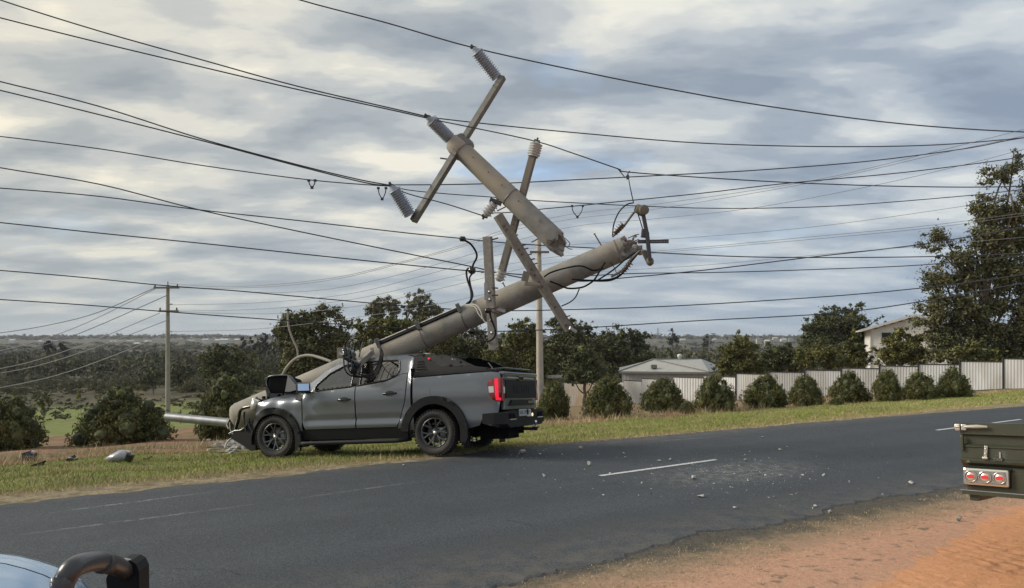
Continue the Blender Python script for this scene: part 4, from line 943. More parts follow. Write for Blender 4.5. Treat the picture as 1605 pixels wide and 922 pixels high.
# ---------------------------------------------------------------- crashed pickup, local frame x forward, y to its left (towards the viewer), z up
th_ = radians(20); f_ = Vector((-cos(th_), sin(th_), 0)); l_ = Vector((-sin(th_), -cos(th_), 0))
f_ = f_ * cos(radians(3.7)) + Vector((0, 0, -sin(radians(3.7)))); l_ = (l_ - f_ * l_.dot(f_)).normalized(); u_ = f_.cross(l_)
l_ = l_ * cos(radians(3.7)) + u_ * sin(radians(3.7)); u_ = f_.cross(l_)
TO = Vector((-.93453709, 13.40018158, -.05834912 + .012))
TM = Matrix(((f_.x, l_.x, u_.x, TO.x), (f_.y, l_.y, u_.y, TO.y), (f_.z, l_.z, u_.z, TO.z), (0, 0, 0, 1))); TI = TM.inverted()
# axis of the leaning pole (world), and in the pickup's frame for the crushed roof
PA, PB, PC = at(377, 652, 14.75), at(640, 536.5, 14.0), at(993, 383, 13.15)
PB = PA.lerp(PC, (PB - PA).length / (PC - PA).length)
PRAD = lambda t: .265 - .065 * t
la, lc = TI @ PA, TI @ PC
def crush(v):
    t = (v.x - la.x) / (lc.x - la.x); ax = la.lerp(lc, t); r = PRAD(t) + .012; w = abs(v.y - ax.y)
    lo = ax.z - sqrt(max(r * r - w * w, 0)) * 1.08 if w < r else ax.z + (w - r) * .55
    if w < r + .45 and v.z > lo: v.z = lo - .005 * sin(v.x * 40)
    return v
def HW(x, z):
    y = .925
    sp_ = lambda v, k: k * math.log1p(math.exp(max(-30, min(30, v / k))))
    w_ = min(1, max(0, (x - .36) / .1)) if x < 2.46 else max(0, 1 - (x - 2.46) / .14)
    y -= w_ * (sp_(z - 1.14, .03) * .42 + sp_(z - 1.60, .02) * .5) + (1 - w_) * (sp_(z - 1.24, .03) * .25 if x < 1 else 0)
    y += .012 * math.exp(-((z - .98) / .12) ** 2) - .024 * math.exp(-((z - .635) / .045) ** 2) * (1 if .6 < x < 2.5 else 0)
    y -= .022 * math.exp(-((x - 2.36) / .10) ** 2 - ((z - 1.0) / .07) ** 2) + .014 * math.exp(-((x - 2.30 - (z - .8) * .5) / .05) ** 2 - ((z - .85) / .16) ** 2)
    if x > 2.6: y += .009 * sin(x * 17 + z * 9) * min(1, (x - 2.6) * 2) + .007 * sin(z * 31 - x * 8) * min(1, (x - 2.6) * 1.5)
    if z < .52: y -= (.52 - z) * .35
    if x > 2.46: y -= min(1, (x - 2.46) / .3) * (sp_(z - .96, .03) * .6 + sp_(z - 1.05, .03) * 1.3)
    if x > 3.2: y -= .35 * (x - 3.2) ** 2
    if x < -.75: y -= .22 * (x + .75) ** 2
    return y
tk = thing('crashed_pickup', 'grey double cab pickup with a crushed front, the broken concrete pole lying across its roof', 'pickup truck', mtx=TM)
for sd_ in (1, -1):
    K = dict(side=sd_)
    bed = [(.375, .43)] + arc(0, .37, .50, 6, 180 - 2, 20) + [(-.53, .44), (-.62, .43), (-.80, .47), (-.88, .62), (-1.12, .66), (-1.16, .86), (-1.175, 1.20), (-1.16, 1.30), (-1.02, 1.322), (-.35, 1.305), (.375, 1.285)]
    bp = panel_mb(bed, HW, **K).build('bed_side', paint, tk)
    flap = [(.33, .985), (.30, 1.06), (.22, 1.10), (.06, 1.10), (.06, 1.0), (.20, .995)]
    if sd_ == 1: panel_mb(flap, HW, yoff=.004, thick=.01, **K).build('fuel_flap', paint, bp)
    fen = [(2.565, .46), (2.62, .46)] + arc(3.16, .31, .50, 172, 8, 20) + [(3.64, .50), (3.60, .66), (3.58, .80), (3.55, .90), (3.52, .985), (3.38, 1.035), (3.21, 1.07), (3.0, 1.115), (2.90, 1.14), (2.72, 1.17), (2.58, 1.175), (2.56, 1.1)]
    if sd_ == -1: fen = [q if q[0] < 3.3 else (q[0] - .12, q[1]) for q in fen]
    fp = panel_mb(fen, HW, **K).build('front_fender', paint, tk)
    vent = [(2.75, 1.085), (2.56, 1.095), (2.575, .99), (2.70, 1.005)]
    vp = panel_mb(vent, HW, yoff=.006, thick=.012, **K).build('fender_vent', blackp, tk)
    belt = [(2.54, 1.115), (1.50, 1.185), (.90, 1.255), (.62, 1.365)]
    fd = [(2.54, 1.11), (2.545, .60), (2.50, .485), (1.492, .485), (1.487, 1.17), (1.487, 1.18)]
    d1 = panel_mb([(2.54, 1.115)] + fd[1:5] + [(1.487, 1.183)], HW, **K).build('front_door', paint, tk)
    rdp = [(1.47, 1.184), (1.466, .485), (.70, .485), (.655, .56), (.60, .72), (.53, .92), (.51, 1.1), (.515, 1.375), (.62, 1.362), (.90, 1.252)]
    d2 = panel_mb(rdp, HW, **K).build('rear_door', paint, tk)
    for d_, hx, hz_ in ((d1, 1.69, .975), (d2, .80, 1.045)):
        y = sd_ * HW(hx, hz_)
        m_ = MB(); m_.tube(smooth_pts([(hx + .12, y, hz_ - .005), (hx + .07, y + sd_ * .035, hz_), (hx, y + sd_ * .042, hz_ + .003), (hx - .08, y + sd_ * .035, hz_ + .003), (hx - .12, y, hz_ + .003)], 3), .017, 8)
        m_.add([(hx + .10 * cos(a), y + sd_ * .004, hz_ + .045 * sin(a)) for a in [k * pi / 8 for k in range(16)]], [tuple(range(16))]); m_.build('door_handle', gloss, d_)
    MB().box((.40, sd_ * .86, .95), (.05, .05, 1.0)).build('cab_gap', under, tk)
    cab = [(2.62, 1.165), (2.53, 1.225), (2.38, 1.315), (2.14, 1.495), (1.90, 1.615), (1.70, 1.655), (1.46, 1.675), (1.14, 1.69), (.62, 1.692), (.47, 1.66), (.425, 1.55), (.42, 1.28), (.42, .46), (.685, .46), (.635, .57), (.585, .72), (.515, .92), (.492, 1.1), (.50, 1.385)] + [(.62, 1.372), (.90, 1.262), (1.50, 1.192), (2.52, 1.124)]
    w1 = [(2.27, 1.148), (1.56, 1.20), (1.585, 1.60), (1.77, 1.575), (2.05, 1.445), (2.25, 1.275), (2.30, 1.20)]
    w2 = [(1.40, 1.212), (.90, 1.275), (.76, 1.325), (.69, 1.375), (.68, 1.44), (.70, 1.585), (.73, 1.61), (1.07, 1.622), (1.425, 1.608)]
    ca = panel_mb(cab, HW, holes=[w1, w2], thick=.03, **K).build('cab_frame', paint, tk)
    bpil = [(1.56, 1.195), (1.40, 1.208), (1.425, 1.612), (1.585, 1.604)]
    panel_mb(bpil, HW, yoff=.004, thick=.01, **K).build('pillar_trim', blackp, ca)
    for wn, par in ((w1, d1), (w2, d2)):
        g_ = panel_mb([(a, b) for a, b in wn], HW, yoff=-.012, thick=.003, **K).build('window_glass', glass, tk)
        P = resample(wn, .08); P = [Vector((a, sd_ * (HW(a, b) + .002), b)) for a, b in P]; P.append(P[0]); MB().tube(P, .012, 6, cap=False).build('window_seal', gloss, g_)
    # wheel arch flares
    for cxx, czz, ro, a0, a1, tail in ((0, .37, .605, 4, 196, [(-.56, .20), (-.47, .22)]), (3.16, .31, .585, 10, 196, [(2.60, .12), (2.69, .14)])):
        outer = arc(cxx, czz, ro, a0, a1 - 8, 22) + tail + arc(cxx, czz, .472, a1 - 10, a0, 22)
        if cxx and sd_ == -1: pass
        fl = panel_mb(outer, lambda x, z: HW(x, max(z, .5)) + .0, yoff=.034, thick=.06, res=.05, **K)
        fl.build('wheel_arch_flare', blackp, tk)
        # inner arch well
        w_ = MB(); A_ = arc(cxx, czz, .50, -8, 196, 20); V = [(a, sd_ * .90, b) for a, b in A_] + [(a, sd_ * .55, b) for a, b in A_]; n = len(A_)
        w_.add(V, [(i, i + 1, n + i + 1, n + i) for i in range(n - 1)], True); w_.add([(a, sd_ * .55, b) for a, b in A_], [tuple(range(n))]); w_.build('wheel_well', under, tk)
        # clip mark on top of the flare
        a = radians(108 if cxx == 0 else 110)
        P = [(cxx + (ro + .012) * cos(q), czz + (ro + .012) * sin(q)) for q in (a - .0, a + .35)] + [(cxx + (ro - .035) * cos(q), czz + (ro - .035) * sin(q)) for q in (a + .42, a + .02)]
        panel_mb(P, lambda x, z: HW(x, z), yoff=.042, thick=.02, res=.05, **K).build('flare_badge', gloss, tk)
    # sill and side step
    sill = [(2.60, .475), (.42, .475), (.42, .30), (2.60, .30)]
    panel_mb(sill, lambda x, z: .90 - (.475 - z) * .25, **K).build('sill', blackp, tk)
    MB().tube(smooth_pts([(2.62, sd_ * .80, .26), (2.52, sd_ * .96, .245), (2.3, sd_ * .985, .25), (1.5, sd_ * .985, .255), (.75, sd_ * .985, .26), (.60, sd_ * .96, .265), (.50, sd_ * .80, .28)], 4), .038, 10).build('side_step', blackp, tk)
    # sail panel of the sports bar and its insert
    sail = [(.405, 1.30), (.405, 1.665), (.20, 1.675), (.03, 1.675), (-.20, 1.64), (-.45, 1.555), (-.71, 1.43), (-.93, 1.395), (-1.03, 1.345), (-1.0, 1.335), (-.35, 1.325)]
    SF = lambda x, z: .885 - max(0, z - 1.36) * .42
    sp_ = panel_mb(sail, SF, thick=.05, **K).build('sports_bar_panel', blackp, tk)
    ins = [(.18, 1.645), (.02, 1.65), (-.20, 1.615), (-.44, 1.535), (-.64, 1.435), (-.11, 1.45)]
    panel_mb(ins, SF, yoff=.004, thick=.01, **K).build('gloss_insert', gloss, sp_)
    lv = [(.34, 1.375), (.345, 1.585), (.24, 1.575), (.10, 1.40)]
    panel_mb(lv, SF, yoff=.006, thick=.012, **K).build('vent_surround', gloss, sp_)
    for q in range(4):
        z = 1.405 + q * .045; xr = .13 + (z - 1.40) * .6
        MB().add([(a, sd_ * (SF(a, b) + c), b) for a, b, c in ((.325, z, .010), (xr, z, .010), (xr + .015, z + .026, .022), (.325, z + .026, .022), (.325, z + .03, .008), (xr + .015, z + .03, .008))], [(0, 1, 2, 3), (3, 2, 5, 4)]).build('louvre', blackp, sp_)
    MB().bar((-.30, sd_ * .80, 1.575), (-.38, sd_ * .81, 1.46), .008, .018).build('pale_streak', silver, sp_)  # thin pale streak laid over the gloss insert
    if sd_ == 1: MB().lathe((.12, .79, 1.598), (0, 1, 0), [(0, .02), (.02, .018), (.028, 0)], 10).build('marker_light', redlit, sp_)
    # tail lamps: wrap round the corner
    lamp = [(-.965, 1.13), (-.985, .98), (-1.05, .865), (-1.165, .845), (-1.185, 1.0), (-1.182, 1.215), (-1.04, 1.20), (-.985, 1.17)]
    lo = panel_mb(lamp, HW, yoff=.022, thick=.04, res=.05, **K); lo.box((-1.192, sd_ * .845, 1.03), (.03, .085, .37), None, .008)
    lo = lo.build('tail_lamp', redl, tk)
    if sd_ == 1:
        panel_mb([(-.985, 1.085), (-1.07, 1.085), (-1.075, .985), (-.995, .985)], HW, yoff=.028, thick=.01, res=.05, **K).build('reversing_lens', clearl, lo)
    z0 = [(-1.085, 1.205), (-1.145, 1.207), (-1.15, .90), (-1.19, .895), (-1.18, .855), (-1.10, .865)]
    panel_mb(z0, HW, yoff=.029, thick=.01, res=.05, **K).build('light_strip', redlit, lo)
    MB().box((-1.212, sd_ * .835, 1.02), (.012, .05, .10)).build('indicator_lens', clearl, lo)
# roof, windscreen, rear window, bonnet
def skin(name, xs, half, zf, m, ny=14, x_of=None, crown=.06, doc=True):
    V, F = [], []
    for i, x in enumerate(xs):
        for j in range(ny + 1):
            s = -1 + 2 * j / ny; v = Vector((x - (x_of(s) if x_of else 0), half(x) * s, zf(x) + crown * (1 - s * s)))
            V.append(crush(v) if doc else v)
    for i in range(len(xs) - 1):
        for j in range(ny): a = i * (ny + 1) + j; F.append((a, a + 1, a + ny + 2, a + ny + 1))
    return MB().add(V, F, True).build(name, m, tk)
rz = lambda x: interp(x, [(.42, 1.66), (.50, 1.685), (.62, 1.692), (1.14, 1.69), (1.46, 1.675), (1.70, 1.655), (1.90, 1.618), (2.14, 1.495), (2.38, 1.315), (2.53, 1.225), (2.62, 1.165), (2.75, 1.12)])
rh = lambda x: HW(x, rz(x)) + .002
skin('roof', list(np.linspace(.44, 1.86, 20)), rh, rz, paint, crown=.065)
skin('windscreen', list(np.linspace(1.875, 2.66, 14)), lambda x: rh(x) - .03, lambda x: rz(x) + .0, glassw, crown=.06)
MB().bar((2.66, -.80, 1.19), (2.66, .80, 1.19), .20, .05).build('cowl', blackp, tk)
rw = MB(); rw.add([crush(Vector((.43, y, z))) for z in (1.30, 1.62) for y in np.linspace(-.72, .72, 9)], [(j, j + 1, j + 10, j + 9) for j in range(8)]); rw.build('rear_window', glass, tk)
MB().box((.44, 0, .90), (.03, 1.70, .82)).build('cab_back_wall', paint, tk)
# bonnet: far half crumpled, near strip folded up
def crumple(name, x0, x1, y0, y1, zf, m, n=14, amp=.05, seed=1):
    rr = random.Random(seed); V, F = [], []
    for i in range(n + 1):
        for j in range(n + 1):
            x = x0 + (x1 - x0) * i / n; y = y0 + (y1 - y0) * j / n; V.append(crush(Vector((x + rr.uniform(-.02, .02), y + rr.uniform(-.01, .01), zf(x, y) + amp * (abs(sin(x * 9 + y * 4)) - .5) + rr.uniform(-.2, .2) * amp))))
    for i in range(n):
        for j in range(n): a = i * (n + 1) + j; F.append((a, a + 1, a + n + 2, a + n + 1))
    return MB().add(V, F).build(name, m, tk)
crumple('bonnet', 2.74, 3.62, -.78, .10, lambda x, y: 1.20 + .16 * sin((x - 2.74) * 3.6) - (x - 2.74) * .12 - .05 * abs(y), paint, 12, .07, 4)
prof = [(2.80, 1.19), (2.86, 1.30), (2.98, 1.445), (3.06, 1.47), (3.22, 1.475), (3.36, 1.468), (3.43, 1.44), (3.455, 1.37), (3.43, 1.27), (3.36, 1.16)]
fb = MB(); nP = len(prof)
V = [(a + R.uniform(-.01, .01), y + .05 * sin(a * 8), b - (.05 if y < .5 else 0)) for y in (.70, .60, .48, .40) for a, b in prof]
fb.add(V, [(k * nP + i, k * nP + i + 1, (k + 1) * nP + i + 1, (k + 1) * nP + i) for k in range(3) for i in range(nP - 1)], True)
fb.add([(a, .685 + .05 * sin(a * 8), b) for a, b in prof] + [(3.05, .66, 1.14)], [tuple(range(nP + 1))])
q_ = fb.build('folded_bonnet', under, tk); q_['label'] = 'folded up bonnet edge showing its black underside'
MB().tube([Vector((a, .70 + .05 * sin(a * 8), b)) for a, b in prof], .011, 6).build('bonnet_lip', paint, q_)
tri = MB().add([(2.99, .72, 1.465), (2.70, .80, 1.20), (2.90, .80, 1.165), (3.06, .72, 1.17), (2.98, .60, 1.44), (2.72, .70, 1.22)], [(0, 1, 2), (0, 2, 3), (0, 4, 5, 1)])
tri.build('torn_bonnet_corner', mat('shaded_torn_paint', (.05, .055, .065), .6), tk)  # darker than the body paint, the corner's shade put into its colour
eb = MB(); rr = random.Random(5)
eb.box((3.10, 0, .66), (1.05, 1.44, .60)).box((3.62, 0, .55), (.10, 1.30, .42))
for i in range(26):
    a = Vector((rr.uniform(2.9, 3.72), rr.uniform(-.65, .78), rr.uniform(.95, 1.07))); eb.box(a, (rr.uniform(.05, .2), rr.uniform(.04, .12), rr.uniform(.04, .14)), Matrix.Rotation(rr.uniform(0, 3), 3, 'Z') @ Matrix.Rotation(rr.uniform(-.4, .4), 3, 'Y'))
eb.build('engine_bay', under, tk)
sc_ = MB()
for i in range(18):
    a = Vector((rr.uniform(3.2, 3.72), rr.uniform(.40, .80), rr.uniform(1.0, 1.13))); b = a + Vector((rr.uniform(-.25, .25), rr.uniform(-.1, .1), rr.uniform(-.06, .16)))
    sc_.bar(a, b, .012, rr.uniform(.04, .12))
sc_.build('torn_metal', gloss, tk)
# headlamp, hanging trim, bumper remains
hl = MB(); hl.lathe((3.64, .82, .955), (.45, .6, .1), [(-.06, .05), (-.02, .10), (.03, .11), (.06, .08), (.07, 0)], 14); hl.box((3.60, .84, 1.0), (.16, .05, .12), Matrix.Rotation(-.3, 3, 'Y'), .02); hl.box((3.66, .79, 1.03), (.07, .06, .10), Matrix.Rotation(.4, 3, 'Y'), .012); hl.box((3.55, .84, .90), (.13, .03, .07), Matrix.Rotation(-.5, 3, 'Y'), .01)
h_ = hl.build('headlamp', silver, tk); h_['label'] = 'smashed headlamp'
MB().lathe((3.66, .83, .955), (.55, .6, 0), [(0, .05), (.03, .045), (.045, 0)], 12).build('lens', clearl, h_)
MB().tube(smooth_pts([(3.78, .66, .94), (3.93, .66, .925), (4.06, .64, .90), (4.14, .62, .84), (4.19, .60, .70), (4.24, .60, .56), (4.27, .60, .46), (4.20, .60, .40)], 4), .030, 8).build('grille_surround', gloss, tk)
MB().tube(smooth_pts([(4.17, .645, .74), (4.22, .645, .60), (4.26, .645, .47)], 4), .010, 6).build('chrome_trim', chrome, tk)
bw = [(4.24, .44), (4.26, .36), (4.05, .26), (3.72, .13), (3.62, .16), (3.60, .50), (3.70, .66), (3.80, .62), (3.86, .52), (4.02, .50), (4.14, .48)]
MB().prism(bw, .10, .84, lambda a, b, c: (a - .10 * (c > .5) * (a > 3.9), c, b)).build('front_bumper', blackp, tk)
MB().tube(smooth_pts([(4.22, .82, .45), (4.08, .83, .50), (3.95, .84, .505), (3.84, .85, .56), (3.76, .87, .64)], 4), .016, 6).build('bumper_lip', paint, tk)
for a in ((3.84, .86, .84, .50), (3.70, .90, .72, .52)): MB().tube(smooth_pts([(a[0], a[1], a[2]), (a[0] + .015, a[1], (a[2] + a[3]) / 2), (a[0] - .03, a[1], a[3])], 4), .018, 6).build('bumper_bracket', gloss, tk)
fr = MB()
for y in (.45, -.45): fr.box((1.45, y, .36), (5.0, .10, .16))
for x in (-.9, -.3, .5, 1.5, 2.6, 3.5): fr.box((x, 0, .36), (.10, 1.0, .10))
fr.box((1.2, 0, .48), (3.0, 1.66, .05)); fr.box((-.38, 0, .52), (1.55, 1.6, .05)); fr.box((-.9, .3, .34), (.5, .5, .22))
fr.tube([(0, -.75, .37), (0, .75, .37)], .06, 10); fr.lathe((0, 0, .37), (1, 0, 0), [(-.16, .02), (-.1, .13), (.1, .13), (.16, .02)], 12); fr.tube([(3.16, -.75, .35), (3.16, .75, .35)], .05, 10)
fr.build('chassis', under, tk)
# cab interior
MB().box((2.42, 0, 1.02), (.45, 1.5, .28), None, .05).build('dashboard', seatm, tk)
for x, w in ((1.55, .5), (.85, 1.3)):
    for y in ((.40, -.40) if w < 1 else (0,)):
        s_ = MB(); s_.box((x + .1, y, .78), (.5, w, .16), None, .05); s_.box((x - .18, y, 1.08), (.16, w, .60), Matrix.Rotation(-.2, 3, 'Y'), .05)
        s_.build('seat', seatm, tk)
        for hy in ((y,) if w < 1 else (-.4, .4)): MB().box((x - .26, hy, 1.45), (.09, .26, .17), Matrix.Rotation(-.15, 3, 'Y'), .03).build('headrest', seatm, tk)
rr = random.Random(9); bg_ = MB()
bm = bmesh.new(); bmesh.ops.create_icosphere(bm, subdivisions=3, radius=1)
V = [Vector((1.93 + v.co.x * .20 * (1 + .25 * sin(v.co.z * 9)), .60 + v.co.y * .05 + .02 * sin(v.co.x * 14 + v.co.z * 11), 1.27 + v.co.z * .10 * (1 + .3 * sin(v.co.x * 8)) - v.co.x * .06)) for v in bm.verts]
bg_.add(V, [tuple(v.index for v in f.verts) for f in bm.faces], True); bm.free(); bg_.build('window_lump', lumpm, tk)  # pale lump added behind the front window for its white streaks
# tonneau and rear
MB().box((-.36, 0, 1.335), (1.50, 1.66, .05), None, .015).build('tonneau_cover', blackp, tk)
MB().box((-1.02, -.05, 1.375), (.26, 1.30, .035), Matrix.Rotation(.05, 3, 'Y'), .012).build('tonneau_lip', gloss, tk)
MB().bar((.20, -.74, 1.66), (.20, .74, 1.66), .22, .045, bev=.012).build('sports_bar_hoop', blackp, tk)
tg = MB(); tg.box((-1.165, 0, 1.0), (.06, 1.60, .60), None, .012); tg = tg.build('tailgate', paint, tk)
MB().box((-1.175, 0, 1.29), (.10, 1.66, .055), None, .016).build('tailgate_lip', paint, tg)
MB().box((-1.200, 0, 1.04), (.025, 1.50, .30), None, .01).build('shaded_tailgate_panel', blackp, tg)  # black panel, the tailgate's shade is put into its colour
MB().prism([(-.62, .765), (.62, .765), (.50, .86), (-.50, .86)], -1.195, -1.225, lambda a, b, c: (c, a, b)).build('lower_tailgate_panel', blackp, tg)
MB().box((-1.205, 0, 1.225), (.03, 1.30, .022)).build('chrome_line', silver, tg)
hn = MB(); hn.box((-1.215, .04, 1.215), (.03, .24, .085), None, .012); hn.build('tailgate_handle', gloss, tg)
def text(s, name, m, par, mtx, size, depth=.003, space=1.0, world=False):
    cu = bpy.data.curves.new('t', 'FONT'); cu.body = s; cu.size = size; cu.extrude = depth; cu.align_x = 'CENTER'; cu.align_y = 'CENTER'; cu.space_character = space
    o = bpy.data.objects.new('t', cu); COL.objects.link(o); dg = bpy.context.evaluated_depsgraph_get(); me = bpy.data.meshes.new_from_object(o.evaluated_get(dg))
    bpy.data.objects.remove(o); bpy.data.curves.remove(cu); me.transform(mtx); me.materials.clear(); me.materials.append(m); me.name = name
    return meshobj(name, me, par)
RB = lambda x, y, z: Matrix(((0, 0, -1, x), (-1, 0, 0, y), (0, 1, 0, z), (0, 0, 0, 1)))       # text facing backwards
text('MAXUS', 'embossed_lettering', blackp, tg, RB(-1.2135, 0, 1.035), .22, .0025, 1.25)
text('T60 MAX', 'badge', silver, tg, RB(-1.228, -.40, .815), .062, .002)
rb = MB()
rb.prism([(.99, .48), (.99, .655), (.62, .69), (-.62, .69), (-.99, .655), (-.99, .48), (-.80, .42), (.80, .42)], -1.10, -1.285, lambda a, b, c: (c, a * (1 if c > -1.2 else .965), b)); rb = rb.build('rear_bumper', blackp, tk)
for s_ in (1, -1):
    panel_mb([(-.87, .655), (-1.12, .665), (-1.27, .64), (-1.27, .50), (-1.12, .43), (-.86, .50)], lambda x, z: .955 - max(0, -1.1 - x) * .3, side=s_, thick=.08).build('bumper_corner', blackp, rb)
    MB().prism([(.86, .64), (.60, .64), (.53, .55), (.84, .55)], -1.288, -1.293, lambda a, b, c: (c, a * s_, b)).build('bumper_recess', under, rb)
    MB().box((-1.295, s_ * .70, .548), (.02, .28, .015)).build('reflector_strip', silver if s_ == 1 else clearl, rb)
pl = MB().box((-1.298, .22, .645), (.014, .372, .112), None, .004).build('number_plate', platem, tk)
text('1HC·1TP', 'plate_lettering', inkm, pl, RB(-1.307, .22, .645), .095, .001, 1.0)
MB().prism([(.03, .70), (-.09, .70), (-.12, .66), (-.12, .575), (.05, .575), (.03, .60), (-.05, .61), (-.05, .67)], -1.30, -1.325, lambda a, b, c: (c, a, b)).build('plate_bracket', whitem, tk)
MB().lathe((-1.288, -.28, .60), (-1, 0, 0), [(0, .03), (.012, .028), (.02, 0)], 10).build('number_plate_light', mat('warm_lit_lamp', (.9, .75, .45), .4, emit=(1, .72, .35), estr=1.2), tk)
tb = MB(); tb.bar((-1.05, 0, .38), (-1.46, 0, .36), .06, .05); tb.bar((-1.0, -.45, .38), (-1.0, .45, .38), .07, .07); tb.box((-1.44, 0, .39), (.10, .07, .02)); tb.build('tow_bar', blackp, tk)
MB().lathe((-1.44, 0, .40), (0, 0, 1), [(0, .018), (.05, .016), (.06, .024), (.085, .027), (.105, .015), (.11, 0)], 12).build('tow_ball', chrome, tk)
MB().tube([(-1.30, -.12, .36), (-1.36, -.14, .42), (-1.40, -.16, .41)], .012, 6).build('trailer_plug', silver, tk)
for y in (.80, -.80): MB().box((-.52, y, .24), (.02, .26, .26), None, .004).build('mud_flap', blackp, tk)
# mirrors
for s_ in (1, -1):
    mx = Vector((2.42, s_ * 1.07, 1.215)); rt_ = Matrix.Rotation(s_ * -.85, 3, 'Z') @ Matrix.Rotation(.10, 3, 'Y')
    mi = MB().box(mx, (.10, .25, .175), rt_, .045).box((2.44, s_ * .95, 1.14), (.10, .14, .06), None, .02); mi = mi.build('door_mirror', gloss, tk)
    MB().box(mx + rt_ @ Vector((-.052, 0, 0)), (.006, .19, .125), rt_, .0025).build('mirror_glass', mirm, mi)
# wheels
def wheel_parts():
    t = MB(); r = .372; w = .128
    t.lathe((0, 0, 0), (0, 1, 0), [(-w * .80, .243), (-w * .95, .29), (-w, .315), (-w * .93, .35), (-w * .72, r - .008), (-w * .4, r), (w * .4, r), (w * .72, r - .008), (w * .93, .35), (w, .315), (w * .95, .29), (w * .80, .243), (w * .55, .236)], 48)
    for i in range(44):
        a = 2 * pi * i / 44
        for s_ in (-1, 1):
            c = Vector((cos(a) * (r - .004), s_ * w * .80, sin(a) * (r - .004))); t.box(c, (.018, .05, .028), Matrix.Rotation(-a, 3, 'Y'))
    rim = MB(); rim.lathe((0, 0, 0), (0, 1, 0), [(-w * .8, .232), (-w * .2, .222), (w * .62, .226), (w * .80, .238), (w * .86, .246), (w * .84, .232), (w * .5, .218)], 40)
    sp = MB()
    for i in range(6):
        a = 2 * pi * i / 6 + .26
        for da in (-.23, .23):
            P = [Vector((cos(a) * .05, .075, sin(a) * .05)), Vector((cos(a + da * .4) * .13, .088, sin(a + da * .4) * .13)), Vector((cos(a + da) * .224, .100, sin(a + da) * .224))]
            for p_, q_ in zip(P, P[1:]): sp.bar(p_, q_, .026, .026, up=(0, 1, 0), bev=.005, ext=.012)
    sp.lathe((0, .04, 0), (0, 1, 0), [(0, .075), (.04, .07), (.05, .05)], 18)
    hub = MB().lathe((0, .085, 0), (0, 1, 0), [(0, .034), (.012, .032), (.016, .0)], 14)
    disc = MB().lathe((0, .0, 0), (0, 1, 0), [(0, .17), (.012, .17), (.013, 0)], 24)
    return [(n, mkmesh(n, m.V, m.F, mats=[k]), m.S) for n, m, k in (('tyre', t, rubber), ('rim', rim, rimm), ('spokes', sp, rimm), ('hub_cap', hub, silver), ('brake_disc', disc, steel))]
WP = wheel_parts()
for n, me, S in WP: me.polygons.foreach_set('use_smooth', S)
def wheel(par, x, y, z, s_, steer=0.0, sc=1.0):
    M_ = Matrix.Translation((x, y, z)) @ Matrix.Rotation(steer + (0 if s_ > 0 else pi), 4, 'Z') @ Matrix.Rotation(R.uniform(0, 1), 4, 'Y') @ Matrix.Scale(sc, 4)
    h = meshobj('wheel', WP[0][1], par); h.matrix_local = M_
    for n, me, S in WP[1:]: meshobj(n, me, h)
wheel(tk, 0, .815, .372, 1); wheel(tk, 0, -.815, .372, -1); wheel(tk, 3.16, .80, .372, 1, .06); wheel(tk, 3.16, -.80, .372, -1, .06)
# ---------------------------------------------------------------- leaning concrete pole lying over the pickup
brokem = mat('broken_concrete', (.40, .40, .39), .95, var=(.20, .195, .19), vscale=14, bump=1.0, bscale=30)
rust = mat('rebar_steel', (.14, .10, .08), .7, .4)
cable = mat('black_cable', (.010, .010, .011), .6, spec=.15)
cabw = mat('pale_grey_cable', (.45, .44, .40), .6)
timber = mat('weathered_timber', (.25, .235, .205), .9, var=(.16, .15, .13), vscale=9, stretch=(1, 1, 1), bump=.5, bscale=40)
polym = mat('grey_polymer_insulator', (.27, .32, .39), .45)
porc = mat('pale_porcelain', (.42, .43, .43), .35)
armst = mat('dull_galvanised_arm', (.19, .19, .175), .55, .5, var=(.13, .13, .125), vscale=6, bump=.2)
pconc = mat('spun_concrete', (.29, .288, .272), .9, var=(.165, .163, .156), vscale=3.4, vdet=9, vpos=(.42, .72), var2=(.36, .325, .265), v2scale=1.3, bump=.8, bscale=70)
